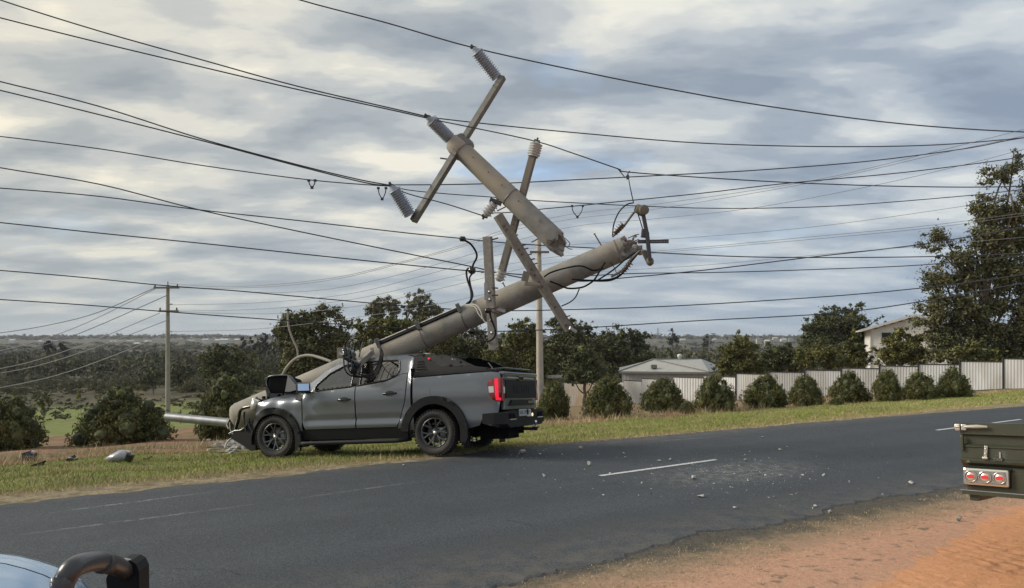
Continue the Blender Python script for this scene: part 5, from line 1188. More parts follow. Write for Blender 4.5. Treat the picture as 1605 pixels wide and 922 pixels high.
def hollow(mb, A, B, rA, rB, seg=36, rings=24, jag=.10, jagA=0.0, wall=.055, seed=1, tilt=.0):
    """hollow concrete tube A->B with a jagged broken end at B"""
    rr = random.Random(seed); ax = (B - A); Ln = ax.length; ax.normalize(); a = Vector((0, 0, 1)).cross(ax).normalized(); b = ax.cross(a)
    J = [jag * (.5 + .45 * sin(j * 2 * pi / seg * 2 + seed) + .25 * sin(j * 2 * pi / seg * 5 + seed * 2) + rr.uniform(-.12, .12)) for j in range(seg)]
    vc = Vector((0, -1, .25)); J = [J[j] - tilt * (.5 + .5 * (a * cos(2 * pi * j / seg) + b * sin(2 * pi * j / seg)).dot(vc)) for j in range(seg)]
    V, F = [], []
    for i in range(rings + 1):
        t = i / rings
        for j in range(seg):
            q = 2 * pi * j / seg; l = Ln * t + (J[j] if i == rings else (J[j] * (.6 if J[j] < 0 else .3) if i == rings - 1 else 0)) * 1.0
            r = (rA + (rB - rA) * t) * (1 + (rr.uniform(-.03, .01) if i == rings else 0)); V.append(A + ax * l + (a * cos(q) + b * sin(q)) * r)
    for i in range(rings):
        for j in range(seg): F.append((i * seg + j, i * seg + (j + 1) % seg, (i + 1) * seg + (j + 1) % seg, (i + 1) * seg + j))
    mb.add(V, F, True); mb.add(V[:seg], [tuple(range(seg))])
    e = MB(); o = V[-seg:]; inn = [A + ax * (Ln + J[j] * .7 + rr.uniform(-.03, .03)) + (a * cos(2 * pi * j / seg) + b * sin(2 * pi * j / seg)) * (rB - wall + rr.uniform(-.012, .012)) for j in range(seg)]
    deep = [A + ax * (Ln - .5) + (a * cos(2 * pi * j / seg) + b * sin(2 * pi * j / seg)) * (rB - wall) for j in range(seg)]
    e.add(o + inn + deep, [(k * seg + j, k * seg + (j + 1) % seg, (k + 1) * seg + (j + 1) % seg, (k + 1) * seg + j) for k in range(2) for j in range(seg)]); e.add(deep, [tuple(range(seg))])
    return e, ax, a, b
lpole = thing('leaning_pole', 'thick broken concrete power pole leaning across the pickup roof', 'power pole', tuple(PA))
m_ = MB(); Bs = PA.lerp(PC, .002)
nose = MB()
e_, pax, pa_, pb_ = hollow(m_, PA, PC, PRAD(0), PRAD(1), jag=.13, seed=3, tilt=.30)
m_.build('pole_shaft', pconc, lpole, True)
x_ = e_.build('broken_end', brokem, lpole, True)
MB().lathe(PA + pax * .06, -pax, [(0, .262), (.05, .268), (.12, .25), (.17, .19), (.19, 0)], 28).build('pole_foot', pconc, lpole, True)
PL = (PC - PA).length
def onp(t, side=0.0, up=0.0):
    """point on the pole: t along, offset side (towards the viewer) and up, in radii"""
    r = PRAD(t); v = Vector((0, -1, 0)); v = (v - pax * v.dot(pax)).normalized(); w = v.cross(pax) ; w = w if w.z > 0 else -w
    return PA.lerp(PC, t) + v * r * side + w * r * up
def tpx(q): 
    """parameter where the pole axis passes photograph column q"""
    k = (q - CX) / FPX; d = PC - PA; return (k * PA.y - PA.x) / (d.x - k * d.y)
def band(t, w=.03, m=armst, name='steel_band', k=1.02, par=None, root=lpole):
    r = PRAD(t) * k; return MB().lathe(PA.lerp(PC, t) - pax * w / 2, pax, [(0, r * .97), (.002, r), (w - .002, r), (w, r * .97)], 36).build(name, m, par or root, True)
for q in (470, 530, 545): band(tpx(q), .012, pconc, 'casting_seam', 1.008)
for q in (618, 700, 838, 872, 968): band(tpx(q), .014 if q != 968 else .05, pconc, 'casting_seam', 1.006 if q != 968 else 1.03)
# rebar and steps
for t, u1, v1 in ((1.002, .8, .2), (1.004, -.4, .8), (1.0, .2, -.9), (.995, -.8, .1)):
    p = PC + (onp(1, u1, v1) - PC) * .86; MB().tube(smooth_pts([p - pax * .05, p + pax * .10, p + pax * .17 + Vector((R.uniform(-.05, .05), 0, R.uniform(-.07, .03)))], 3), .008, 6).build('rebar', rust, lpole, True)
for q, l in ((950, .17), (800, .06)):
    t = tpx(q); p = onp(t, .2, .95); MB().tube([p, p + Vector((-.12, 0, .20)) * (l / .17)], .012, 6).lathe(p + Vector((-.12, 0, .2)) * (l / .17), (-.5, 0, .85), [(0, .022), (.012, .022), (.013, 0)], 8).build('step_bolt', armst, lpole, True)
# loose concrete flakes at the tip
for i in range(9):
    a = R.uniform(0, 2 * pi); r = PRAD(1) * .9; p = PC + pax * R.uniform(.0, .1) + (pa_ * cos(a) + pb_ * sin(a)) * r
    MB().box(p, (R.uniform(.03, .08), R.uniform(.03, .07), R.uniform(.03, .09)), Matrix.Rotation(R.uniform(0, 3), 3, 'X') @ Matrix.Rotation(R.uniform(0, 3), 3, 'Z'), .008).build('concrete_flake', brokem, lpole, True)
# conduits clipped along the upper edge
clips = [tpx(604), tpx(666), tpx(729)]
for k, (sd, up) in enumerate(((.62, .86), (.74, .74), (.50, .95))):
    P = [onp(clips[0] - .0, sd, up)] + [onp(t, sd, up) for t in np.linspace(clips[0], clips[2], 8)[1:]]
    MB().tube(smooth_pts(P, 3), .024 if k < 2 else .018, 8).build('conduit_cable', cable if k != 2 else cabw, lpole, True)
for t in clips:
    p = onp(t, .66, .86); MB().box(p, (.07, .12, .17), Matrix.Rotation(-.42, 3, 'Y'), .01).build('cable_clamp', armst, lpole, True); band(t, .03, armst, 'steel_band', 1.015)
# cables drooping from the lowest clamp over the cab windows to the switch bracket
Zc = 12.90
c0 = onp(clips[0], .95, .75)
ends = [(538.5, 559), (546, 563), (552, 565), (560, 569), (566, 575)]
drops = [[(597, 550), (592, 572), (582, 586), (565, 591), (548, 588), (540, 577)], [(598, 552), (593, 574), (583, 590), (568, 591), (553, 587), (546, 577)], [(599, 553), (595, 572), (588, 585), (572, 589), (558, 584), (552, 576)],
         [(600, 552), (597, 570), (590, 586), (580, 593), (572, 592)], [(600, 553), (597, 574), (588, 591), (578, 597), (571, 598)]]
for k, (e, dpt) in enumerate(zip(ends, drops)):
    P = [c0 + Vector((.01 * k, -.02 * k, 0))] + [at(q[0], q[1], Zc - .03 * k) for q in dpt] + ([at(*e, Zc + .15)] if k < 3 else [])
    MB().tube(smooth_pts(P, 4), .0125, 8).build('drooping_cable', cable, lpole, True)
MB().tube(smooth_pts([at(597, 566, 12.95), at(600, 574, 12.93), at(607, 583, 12.91), at(618, 592, 12.88)], 4), .006, 5).build('thin_lead', cable, lpole, True)
# bracket with switch fuses above the cab
sw = thing('cable_termination_bracket', 'steel bracket with black fused cable ends hanging on the pole above the cab door', 'switch bracket', tuple(at(545, 560, 13.38)))
MB().bar(at(535, 553, 13.33), at(562, 571, 13.03), .10, .05).build('crossbar', armst, sw, True)
MB().bar(at(533, 545, 13.38), at(533, 562, 13.38), .09, .07).build('end_plate', conc2, sw, True)
MB().bar(at(562, 571, 13.08), at(584, 551, 13.53), .06, .10).build('stand_off_arm', conc2, sw, True)
MB().bar(at(583, 545, 13.48), at(583, 553, 13.48), .05, .05).build('bolt_plate', porc, sw, True)
for k, (a, b) in enumerate((((540, 547), (541, 560)), ((546, 549), (548, 563)), ((553, 552), (555, 567)))):
    p, q = at(a[0], a[1], 13.20), at(b[0], b[1], 13.13)
    f = MB().lathe(q, p - q, [(0, .02), (.02, .05), (.06, .05), (.07, .035), (.11, .05), (.15, .05), (.17, .02), (.2, .018)], 12).build('fuse_holder', gloss, sw, True)
    MB().box(p, (.06, .05, .07), Matrix.Rotation(.3, 3, 'Y'), .012).build('fuse_cap', porc if k else armst, f, True)
MB().box(at(557, 577, 13.03), (.11, .10, .22), Matrix.Rotation(.4, 3, 'Y'), .02).build('switch_box', gloss, sw, True)
MB().box(at(551, 566, 13.08), (.26, .12, .07), Matrix.Rotation(.5, 3, 'Y'), .02).build('busbar_cover', gloss, sw, True)
for P in ([(541, 548), (542, 537), (548, 532), (553, 534), (553, 545)], [(547, 549), (548, 538), (555, 531), (562, 532), (565, 540), (563, 552)], [(563, 560), (566, 545), (574, 527), (583, 523), (585, 531), (584, 540)], [(555, 552), (557, 540), (561, 534)]):
    MB().tube(smooth_pts([at(a, b, 13.18) for a, b in P], 4), .010, 6).build('jumper_lead', cable, sw, True)
MB().tube([at(562, 560, 13.13), at(569, 536, 13.18)], .012, 6).build('operating_rod', armst, sw, True)

# bent pale conduit arching up behind the cab
MB().tube(smooth_pts([at(437, 602, 15.3), at(443, 588, 15.3), at(452, 573, 15.25), at(466, 561, 15.2), at(484, 557, 15.1), at(502, 561, 14.95), at(519, 567, 14.8)], 5), [.028] * 31, 8).build('bent_conduit', conc2, label='pale bent conduit arching off the leaning pole behind the bonnet', cat='conduit')
MB().tube(smooth_pts([at(451, 488, 40), at(452, 510, 40), at(459, 532, 40), at(466, 548, 40), at(467, 565, 40)], 5), .05, 7).build('bare_branch', mat('bleached_branch', (.30, .28, .25), .9), label='bleached bare branch curving down in front of the dark gum tree', cat='branch')
# horizontal galvanised pipe
gp = thing('steel_pipe', 'horizontal galvanised steel pipe sticking out left from the foot of the leaning pole', 'pipe', tuple(at(262, 655, 15.2)))
hp0, hp1 = at(262, 653.5, 15.4), at(362, 663, 14.8)
MB().tube([hp0, hp1], .084, 18, cap=False).build('tube', mat('dull_galvanised_tube', (.27, .28, .30), .5, .6, var=(.20, .205, .215), vscale=5), gp, True)
MB().lathe(hp0, hp1 - hp0, [(0, .084), (0, .074), (.3, .074), (.3, 0)], 18).build('open_end', under, gp, True)
MB().tube(smooth_pts([at(360, 662, 14.6), at(361, 673, 14.6), at(366, 682, 14.55), at(371, 686, 14.5)], 4), .012, 6).build('torn_wire', cabw, gp, True)
MB().tube(smooth_pts([at(357, 655, 14.7), at(355, 665, 14.65), at(358, 672, 14.6)], 4), .010, 6).build('torn_wire', cabw, gp, True)

# ---------------------------------------------------------------- timber arms on the leaning pole
def squarebar(mb, a, b, w, h, twist=0.0, bev=.006):
    d = (b - a).normalized(); up = Vector((0, -1, 0)); y = up.cross(d).normalized(); z = d.cross(y); rm_ = Matrix.Rotation(twist, 3, d)
    y, z = rm_ @ y, rm_ @ z; return mb.box((a + b) / 2, ((b - a).length, w, h), Matrix((d, y, z)).transposed(), bev)
ta = thing('diagonal_crossarm', 'long timber crossarm hanging diagonally across the leaning pole', 'crossarm', tuple(at(893, 516, 13.1)))
A1, A2 = at(780, 337, 12.9), at(892.5, 517, 13.25)
squarebar(MB(), A1, A2, .150, .10, -.35, .008).build('timber', timber, ta, True)
dA = (A2 - A1)
for t in (.10, .13, .30, .34, .47, .52, .58, .62, .80, .96):
    p = A1 + dA * t + Vector((-.01, -.07, 0)); MB().lathe(p, (0.1, -1, 0), [(0, .018), (.012, .018), (.013, 0)], 8).build('bolt', rust, ta, True)
for t in (.28, .31, .36, .40, .44, .90, .93):
    p = A1 + dA * t + Vector((.065, -.02, .03)); MB().bar(p, p + Vector((.07, 0, .02)), .02, .02).build('bolt_end', rust, ta, True)
MB().bar(at(826, 426, 13.0), at(822, 441, 13.0), .04, .12).build('side_bracket', timber, ta, True)
MB().bar(at(822, 445, 13.05), at(846, 446, 13.05), .10, .05).build('mounting_plate', conc2, ta, True)
MB().bar(at(893, 514, 13.1), at(903, 520, 13.2), .03, .05).build('end_strap', steel, ta, True)
tv = thing('vertical_crossarm', 'grey upright timber crossarm standing in front of the leaning pole', 'crossarm', tuple(at(773, 547, 13.0)))
B1, B2 = at(764, 371, 12.9), at(773.5, 549, 13.05)
squarebar(MB(), B1, B2, .145, .10, .35, .008).build('timber', mat('silver_timber', (.28, .27, .25), .9, var=(.21, .20, .185), vscale=12, bump=.5), tv, True)
for y in (458, 470, 487, 522): MB().lathe(at(767.5 + (y - 455) * .06, y, 12.95) + Vector((0, -.05, 0)), (0, -1, 0), [(0, .03), (.012, .03), (.013, .012), (.03, .012), (.031, 0)], 10).build('bolt', steel, tv, True)
MB().bar(at(761.5, 443, 12.85), at(762, 470, 12.85), .02, .06).build('side_plate', steel, tv, True)
for y0, y1 in ((376, 373), (451, 452), (463, 463), (484, 481), (489, 492)): MB().tube([at(771, y0, 12.9), at(781, y1, 12.9)], .013, 6).build('bolt', rust, tv, True)
MB().bar(at(779, 484, 12.95), at(792, 488, 12.95), .04, .05).build('shackle', steel, tv, True)
MB().bar(at(774, 546, 12.95), at(781, 542, 12.95), .05, .03).build('end_strap', steel, tv, True)
# insulated joints and jumper loops by the upright arm
jc = thing('cable_joint', 'round black cable joint with looping leads left of the upright timber arm', 'cable joint', tuple(at(739, 426, planeZ(739))))
Zj = planeZ(739)
MB().lathe(at(733, 424, Zj), (1, 0, .0), [(0, .015), (.03, .05), (.06, .075), (.10, .075), (.14, .05), (.15, .015)], 14).build('joint_body', gloss, jc, True)
MB().tube(smooth_pts([at(727, 376, Zj), at(738, 383, Zj), at(746, 395, Zj), at(747, 404, Zj), at(742, 414, Zj), at(739, 423, Zj), at(734, 421, Zj), at(731, 427, Zj), at(733, 440, Zj - .1), at(738, 455, Zj - .3), at(738, 470, 13.6), at(731, 477, 13.55)], 5), .019, 8).build('jumper_lead', cable, jc, True)
MB().tube(smooth_pts([at(741, 428, Zj), at(736, 436, Zj), at(738, 450, Zj - .2), at(741, 462, Zj - .3), at(738, 472, 13.6), at(733, 477, 13.55)], 5), .016, 8).build('jumper_lead', cable, jc, True)
MB().lathe(at(720, 374.5, Zj), (1, 0, -.03), [(0, .02), (.02, .05), (.10, .05), (.12, .02)], 10).build('tap_clamp', gloss, jc, True)
MB().box(at(756, 426.5, Zj), (.06, .03, .04), None, .008).build('pale_tap', steel, jc, True)
jd = thing('lower_cable_joint', 'black joint and lead on the lowest wire beside the foot of the upright arm', 'cable joint', tuple(at(739, 520, 13.4)))
MB().lathe(at(734, 519, 13.3), (1, 0, -.02), [(0, .02), (.02, .055), (.09, .055), (.11, .02)], 12).build('joint_body', gloss, jd, True)
MB().tube(smooth_pts([at(741, 520, 13.3), at(750, 528, 13.2), at(758, 534, 13.1), at(768, 534, 12.9), at(775, 528, 12.85), at(776, 517, 12.85), at(770, 500, 12.85), at(768, 490, 12.85), at(770, 484, 12.85)], 5), .016, 8).build('jumper_lead', cable, jd, True)
MB().lathe(at(760, 487, 12.85), (1, 0, 0), [(0, .02), (.02, .045), (.09, .045), (.11, .02)], 12).build('joint_body', gloss, jd, True)
MB().tube(smooth_pts([at(731, 478, 13.45), at(745, 478, 13.3), at(753, 487, 13.2), at(757, 500, 13.15), at(764, 507, 13.1), at(770, 500, 12.9)], 5), .012, 8).build('pale_lead', cabw, jd, True)
MB().tube(smooth_pts([at(731, 480, 13.45), at(744, 481, 13.3), at(750, 492, 13.2), at(756, 500, 13.15)], 5), .010, 8).build('pale_lead', cabw, jd, True)

# ---------------------------------------------------------------- tangled leads and arresters at the broken tip
tl = thing('tip_cables', 'black cables with finned surge arresters looping around the broken tip of the leaning pole', 'cables', tuple(at(930, 440, 13.0)))
def lead(P, r, m=cable, name='lead', Z=12.85): return MB().tube(smooth_pts([at(q[0], q[1], q[2] if len(q) > 2 else Z) for q in P], 5), r, 8).build(name, m, tl, True)
lead([(853, 434, 12.9), (862, 428), (880, 422), (905, 417), (918, 419), (930, 424, 12.9), (945, 421, 13.1)], .014)
lead([(862, 441), (875, 446), (890, 452), (910, 451), (922, 446), (932, 438), (940, 425), (948, 412, 13)], .015)
lead([(896, 438), (930, 440), (955, 439), (970, 433), (980, 424), (988, 412), (1002, 395)], [.012 + .012 * min(i, 20 - i) / 10 if i < 20 else .016 for i in range(31)])
lead([(908, 453), (902, 466), (893, 474), (880, 480)], .010)
lead([(936, 440), (960, 424), (985, 403), (1003, 392, 13)], .013)
lead([(957, 412), (963, 420), (967, 430), (970, 434)], .006)
lead([(960, 371, 12.95), (962, 352), (970, 333), (982, 321), (993, 318)], .011)
lead([(998, 330), (1003, 345), (1008, 362), (1010, 372)], .009)
lead([(984, 270, planeZ(984)), (987, 290), (993, 318)], .008)
lead([(960, 371, 12.95), (975, 358), (990, 338), (994, 333)], .020, armst, 'arrester_rod')
lead([(958, 434), (975, 424), (988, 408), (1003, 393)], .020, armst, 'arrester_rod')
for (a, b) in (((963, 366), (978, 350)), ((974, 428), (990, 410))):
    p, q = at(a[0], a[1], 12.85), at(b[0], b[1], 12.85); n = 5; d = q - p
    prof_ = [(0, .02)]
    for i in range(n): prof_ += [(d.length * (i + .1) / n, .022), (d.length * (i + .35) / n, .062), (d.length * (i + .5) / n, .024)]
    MB().lathe(p, d, prof_, 14).build('finned_arrester', insm, tl, True)
cf = thing('wire_hanger', 'small hanger clamp on the sagging wire above the broken tip', 'wire clamp', tuple(at(978, 268, planeZ(978))))
Zq = planeZ(978)
MB().tube([at(968, 264, Zq), at(980, 279, Zq), at(987, 268, Zq)], .012, 6).build('strap', clampm, cf, True); MB().box(at(984, 278, Zq), (.06, .05, .09), None, .01).build('grip', clampm, cf, True)
# detached switch bracket beside the tip
br = thing('torn_bracket', 'dark steel bracket with a cylindrical head and perforated strap torn loose beside the pole tip', 'bracket', tuple(at(1020, 414, 12.9)))
MB().lathe(at(996, 326, 12.75), (1, .1, -.4), [(0, .055), (.01, .075), (.17, .085), (.18, .06)], 20).lathe(at(1008, 330, 12.72), (.1, -1, 0), [(-.1, .08), (.06, .085), (.07, .06), (.072, 0)], 20).build('cylinder_head', mat('dusty_brown_metal', (.13, .12, .095), .7), br, True)
MB().bar(at(1008, 336, 12.75), at(1014, 366, 12.75), .065, .06, bev=.01).bar(at(1014, 364, 12.75), at(1018.5, 409, 12.75), .085, .06, bev=.01).build('upright', mat('dark_blue_grey_steel', (.065, .07, .085), .5, .5), br, True)
MB().bar(at(1000, 379, 12.78), at(1048, 378.5, 12.78), .025, .06).build('perforated_strap', mat('dark_blue_grey_steel'), br, True)
for k in range(7): MB().box(at(1022 + k * 3.9, 378.6, 12.755), (.016, .004, .014)).build('slot', steel, br, True)
MB().lathe(at(1018.5, 405, 12.78), (.05, 0, -1), [(0, .05), (.04, .065), (.09, .06), (.12, .03), (.13, 0)], 14).build('round_foot', mat('dusty_brown_metal'), br, True)
MB().bar(at(1008, 393, 12.8), at(1017, 411, 12.8), .06, .08, bev=.01).build('diagonal_brace', mat('dusty_brown_metal'), br, True)
MB().box(at(1010, 366, 12.78), (.10, .09, .14), Matrix.Rotation(.1, 3, 'Y'), .012).build('hinge_block', mat('dark_blue_grey_steel'), br, True)

# ---------------------------------------------------------------- broken pole head hanging in the wires
hd = thing('broken_pole_head', 'broken off top of the concrete pole hanging upside down in the wires', 'power pole', tuple(at(879, 385, planeZ(879))))
H0, H1 = at(716, 228, planeZ(716)), at(877, 383, planeZ(716) - .55)
m_ = MB(); e_, hax, ha, hb = hollow(m_, H0, H1, .168, .198, jag=.14, seed=9, tilt=.22)
m_.build('pole_shaft', pconc, hd, True); e_.build('broken_end', brokem, hd, True)
MB().lathe(H0 + hax * .16, -hax, [(0, .178), (.02, .188), (.24, .180), (.30, .13), (.31, 0)], 28).build('cast_cap', conc2, hd, True)
MB().lathe(H0 + hax * 1.43, hax, [(0, .17), (.004, .19), (.03, .19), (.034, .17)], 28).build('steel_band', armst, hd, True)
for k in range(4):
    a = 2 * pi * k / 4 + .3; p = H1 + (ha * cos(a) + hb * sin(a)) * .15; MB().tube(smooth_pts([p, p + hax * .13, p + hax * .2 + Vector((R.uniform(-.08, .04), 0, R.uniform(-.03, .03)))], 3), .008, 6).build('rebar', rust, hd, True)
for t in (.18, .33, .46, .62, .82):
    p = H0.lerp(H1, t); MB().lathe(p + Vector((-.02, -.165 - .03 * t, .05)), (-.2, -1, .3), [(0, .013), (.008, .013), (.009, 0)], 8).build('bolt_head', rust, hd, True)
MB().tube([at(862, 373, 14.05), at(883, 376, 13.9)], .012, 6).build('step_bolt', rust, hd, True); MB().tube([at(833, 380, 14.2), at(846, 373, 14.2)], .012, 6).build('step_bolt', rust, hd, True)
def postins(root, base, tip, n, r0, m, name='post_insulator', core=.78, cap=True, seg=18):
    base, tip = Vector(base), Vector(tip); d = tip - base; l = d.length; P = [(0, r0 * .9), (.06 * l, r0 * .9), (.07 * l, r0 * core)]
    for i in range(n):
        s = .08 + .80 * i / n; w = .80 / n; P += [(l * (s + w * .1), r0 * core), (l * (s + w * .46), r0 * 1.15), (l * (s + w * .58), r0 * 1.12), (l * (s + w * .72), r0 * core), (l * (s + w * .95), r0 * core)]
    P += [(l * .90, r0 * .5), (l * .98, r0 * .5), (l, r0 * .3), (l * 1.0 + .001, 0)]
    o = MB().lathe(base, d, P, seg).build(name, m, root, True)
    if cap: MB().box(tip, (.11, .06, .06), Matrix.Rotation(.3, 3, 'Y'), .012).bar(tip - d.normalized() * .04, tip + d.normalized() * .07, .03, .03).build('wire_grip', clampm, o, True)
    return o
Zt = planeZ(712) - .26
postins(hd, H0 - hax * .14, at(670, 183, planeZ(671)), 12, .105, polym)
# top steel arm with its two insulators
X0, X1 = at(788, 121, planeZ(760)), at(648, 347, planeZ(650))
mid = (X0 + X1) / 2
am = squarebar(MB(), X0 + Vector((0, -.0, 0)), X1, .115, .105, .5, .006).build('steel_arm', armst, hd, True)
xd = (X1 - X0)
for t in (.015, .05, .08, .44, .48, .50, .53, .56, .94, .98):
    p = X0 + xd * t; MB().lathe(p + Vector((-.045, -.06, .03)), (-.7, -.7, .3), [(0, .015), (.012, .015), (.013, 0)], 8).build('bolt', rust, am, True)
for t in (.47, .585): p = X0 + xd * t + Vector((-.04, 0, 0)); MB().tube([p, p + Vector((-.17, -.02, .02))], .014, 6).build('long_bolt', rust, am, True)
MB().lathe(mid + Vector((.02, .12, .03)), hax, [(-.14, .21), (-.1, .222), (.1, .222), (.14, .205)], 26).build('arm_collar', armst, hd, True)
postins(hd, at(779, 122, planeZ(770)), at(742, 75, planeZ(742)), 12, .112, polym)
postins(hd, at(642, 337, planeZ(645)), at(613.5, 291, planeZ(613)), 12, .112, polym)
# second arm, lower on the head
Y0, Y1 = at(836, 242, 13.75), at(787, 425, 13.95)
a2 = squarebar(MB(), Y0, Y1, .12, .10, .4, .006).build('lower_arm', mat('grey_brown_arm', (.19, .175, .15), .8, .1, var=(.17, .155, .135), vscale=6, bump=.3), hd, True)
yd = Y1 - Y0
for t in (.38, .46, .52, .56, .60, .64, .72): MB().lathe(Y0 + yd * t + Vector((-.02, -.065, 0)), (-.2, -1, 0), [(0, .015), (.01, .015), (.011, 0)], 8).build('bolt', rust, a2, True)
for t in (.44, .70): p = Y0 + yd * t; MB().tube([p + Vector((-.1, -.04, 0)), p + Vector((.12, -.04, .02))], .014, 6).build('long_bolt', rust, a2, True)
postins(hd, at(835.5, 246, 13.75), at(841.5, 222, 13.75), 5, .105, porc, 'disc_insulator')
postins(hd, at(787, 423, 13.95), at(781, 441, 14), 3, .10, porc, 'disc_insulator', cap=False)
MB().bar(at(795, 397, 13.88), at(789, 414, 13.9), .02, .13).build('torn_plate', armst, hd, True)
# small side insulator on its bracket
MB().bar(at(776, 300, 13.9), at(781, 317, 13.85), .03, .03).bar(at(768, 313, 13.85), at(786, 320, 13.85), .10, .07).build('insulator_bracket', clampm, hd, True)
postins(hd, at(775, 319, 13.85), at(760, 339, 13.9), 4, .09, porc, 'disc_insulator')
MB().tube([at(779, 331, 13.8), at(793, 324, 13.8)], .012, 6).build('loose_bolt', rust, hd, True)
# ---------------------------------------------------------------- debris
chunkm = mat('concrete_chunk', (.50, .49, .46), .95, var=(.34, .33, .31), vscale=20, bump=.8, bscale=40)
def rock_mb(r, seed, flat=.6, sub=2):
    rr = random.Random(seed); bm = bmesh.new(); bmesh.ops.create_icosphere(bm, subdivisions=max(1, sub - 0), radius=1)
    for v in bm.verts: v.co *= rr.uniform(.8, 1.25)
    pl_ = [(Vector((rr.uniform(-1, 1), rr.uniform(-1, 1), rr.uniform(-1, 1))).normalized(), rr.uniform(.28, .62)) for _ in range(8)]
    sx_, sy_ = rr.uniform(.8, 1.4), rr.uniform(.6, 1)
    V = []
    for v in bm.verts:
        c = v.co.copy()
        for n_, d_ in pl_:
            k = c.dot(n_)
            if k > d_: c -= n_ * (k - d_)
        V.append(Vector((c.x * sx_, c.y * sy_, c.z * flat)) * r)
    zmin = min(v.z for v in V); V = [v - Vector((0, 0, zmin)) for v in V]
    F = [tuple(v.index for v in f.verts) for f in bm.faces]; bm.free(); return V, F
CH = [(1088, 751, 15, 'largest concrete chunk on the road, just below the right part of the dash'), (1100, 780, 15, 'flat concrete chunk nearest the viewer in the middle of the road'), (1301, 806, 10, 'white concrete lump at the near gravel edge of the road'),
      (1503, 817, 13, 'dark grey stone on the orange soil under the trailer'), (925, 730, 10, 'rounded concrete chunk left of the start of the dash'), (853, 748, 9, 'small concrete chunk alone on the road below the tailgate'), (1428, 759, 15, 'flat long grey piece on the road left of the trailer'),
      (819, 712, 11, 'white chunk at the road edge right behind the pickup'), (800, 709, 6, 'small white piece nearest the rear wheel of the pickup'), (846, 713, 9, 'flat white flake right of the white chunk behind the pickup'), (632, 730, 8, 'flat white flake on the road below the side step'),
      (957, 743, 6, 'pebble sized piece lying on the left part of the dash'), (978, 712, 6, 'small block on the road above the left end of the dash'), (980, 718, 6, 'lower of the two small blocks above the dash'), (1034, 724, 9, 'flat piece touching the upper side of the dash'), (1051, 722, 8, 'squarish piece just above the middle of the dash'),
      (1153, 797, 9, 'rounded piece on the road below and right of the flat near chunk'), (1195, 686, 9, 'thin flat piece far up on the road near the verge'), (1224, 746, 11, 'flat grey flake in the middle of the debris patch'), (1201, 746, 8, 'pale flake just left of the grey one'), (1279, 795, 8, 'small piece near the gravel edge of the road'),
      (1223, 706, 10, 'thin sliver on the far lane right of the debris patch'), (1168, 723, 8, 'small pale block above the debris patch'), (1205, 781, 6, 'small block of a pair right of the flat near chunk'), (1214, 781, 6, 'second block of the pair, slightly darker'), (1291, 747, 7, 'white chip at the right side of the debris patch'),
      (1332, 757, 6, 'white chip further right towards the trailer'), (909, 704, 7, 'small stone near the far road edge right of the pickup'), (937, 713, 6, 'grey stone between the pickup and the two small blocks'), (1006, 758, 6, 'small piece below the dash'), (1274, 798, 5, 'tiny white chip at the road edge'), (1172, 755, 7, 'piece under the debris patch beside the largest chunk'),
      (1383, 776, 5, 'tiny grey chip near the road edge left of the trailer'), (1435, 859, 6, 'dark pebble where the pink dirt meets the orange soil')]
for i, (q, y, w, lab) in enumerate(CH):
    b = gnd(q, y, z0=.004) if y < 800 and q < 1480 else gnd(q, y, tmin=2)
    r = w * b.y / FPX / 2.15; V, F = rock_mb(r, 50 + i, 0.45 if 'flat' in lab or 'flake' in lab or 'sliver' in lab else .85)
    a = R.uniform(0, 3); V = [Vector((v.x * cos(a) - v.y * sin(a), v.x * sin(a) + v.y * cos(a), v.z)) + b for v in V]
    MB().add(V, F).build('concrete_chunk' if 'stone' not in lab and 'pebble' not in lab else 'stone', chunkm if 'dark' not in lab else brokem, label=lab, cat='rubble')
# fine rubble past picking apart
def chips(n, cxp, cyp, sx_, sy_, r0, r1, name, label, road=True):
    m = MB(); tet = [(0, 1, 2), (0, 2, 3), (0, 3, 1), (1, 3, 2)]
    for i in range(n):
        q, y = R.gauss(cxp, sx_), R.gauss(cyp, sy_)
        if y < 545: continue
        b = gnd(q, y, z0=.004) if road else gnd(q, y)
        s, d = sdof(b.x, b.y)
        if road and not (-5.7 < d < -.1): continue
        r = R.uniform(r0, r1) * R.random() ** 1.5 + r0 * .6
        m.add([b + Vector((R.uniform(-1, 1), R.uniform(-1, 1), R.uniform(0, .9))) * r for _ in range(4)], tet)
    return m.build(name, chunkm, label=label, kind='stuff')
chips(900, 1155, 742, 62, 15, .006, .016, 'fine_rubble', 'fine pale concrete rubble scattered on the road right of the dash')
chips(260, 1120, 745, 150, 26, .008, .026, 'scattered_chips', 'small concrete chips spread over the road')
chips(60, 800, 712, 50, 6, .01, .03, 'chips_behind_pickup', 'pale chips at the road edge behind the pickup')
# rubble heap at the foot of the pole
hb_ = MB(); rr = random.Random(77)
for i in range(110):
    b = gnd(min(rr.gauss(360, 14), 382), rr.gauss(701, 4.5)); V, F = rock_mb(rr.uniform(.04, .13), 300 + i, .7, 1); hb_.add([v + b for v in V], F)
hb_.build('pole_foot_rubble', mat('rubble_light', (.42, .42, .42), .95, var=(.26, .26, .26), vscale=14, bump=.8), label='pale broken concrete and torn turf in front of the crashed bumper', kind='stuff')
dm = MB(); b0 = gnd(372, 706)
for i in range(5):
    V, F = rock_mb(rr.uniform(.22, .40), 400 + i, .24, 2); dm.add([v + b0 + Vector((rr.uniform(-.5, .6), rr.uniform(-.2, .3), -.06)) for v in V], F)
dm.build('torn_turf', mat('torn_turf', (.14, .13, .06), .95, var=(.20, .165, .10), vscale=12, bump=1, bscale=30), label='lumps of torn turf pushed up at the pole foot', kind='stuff')
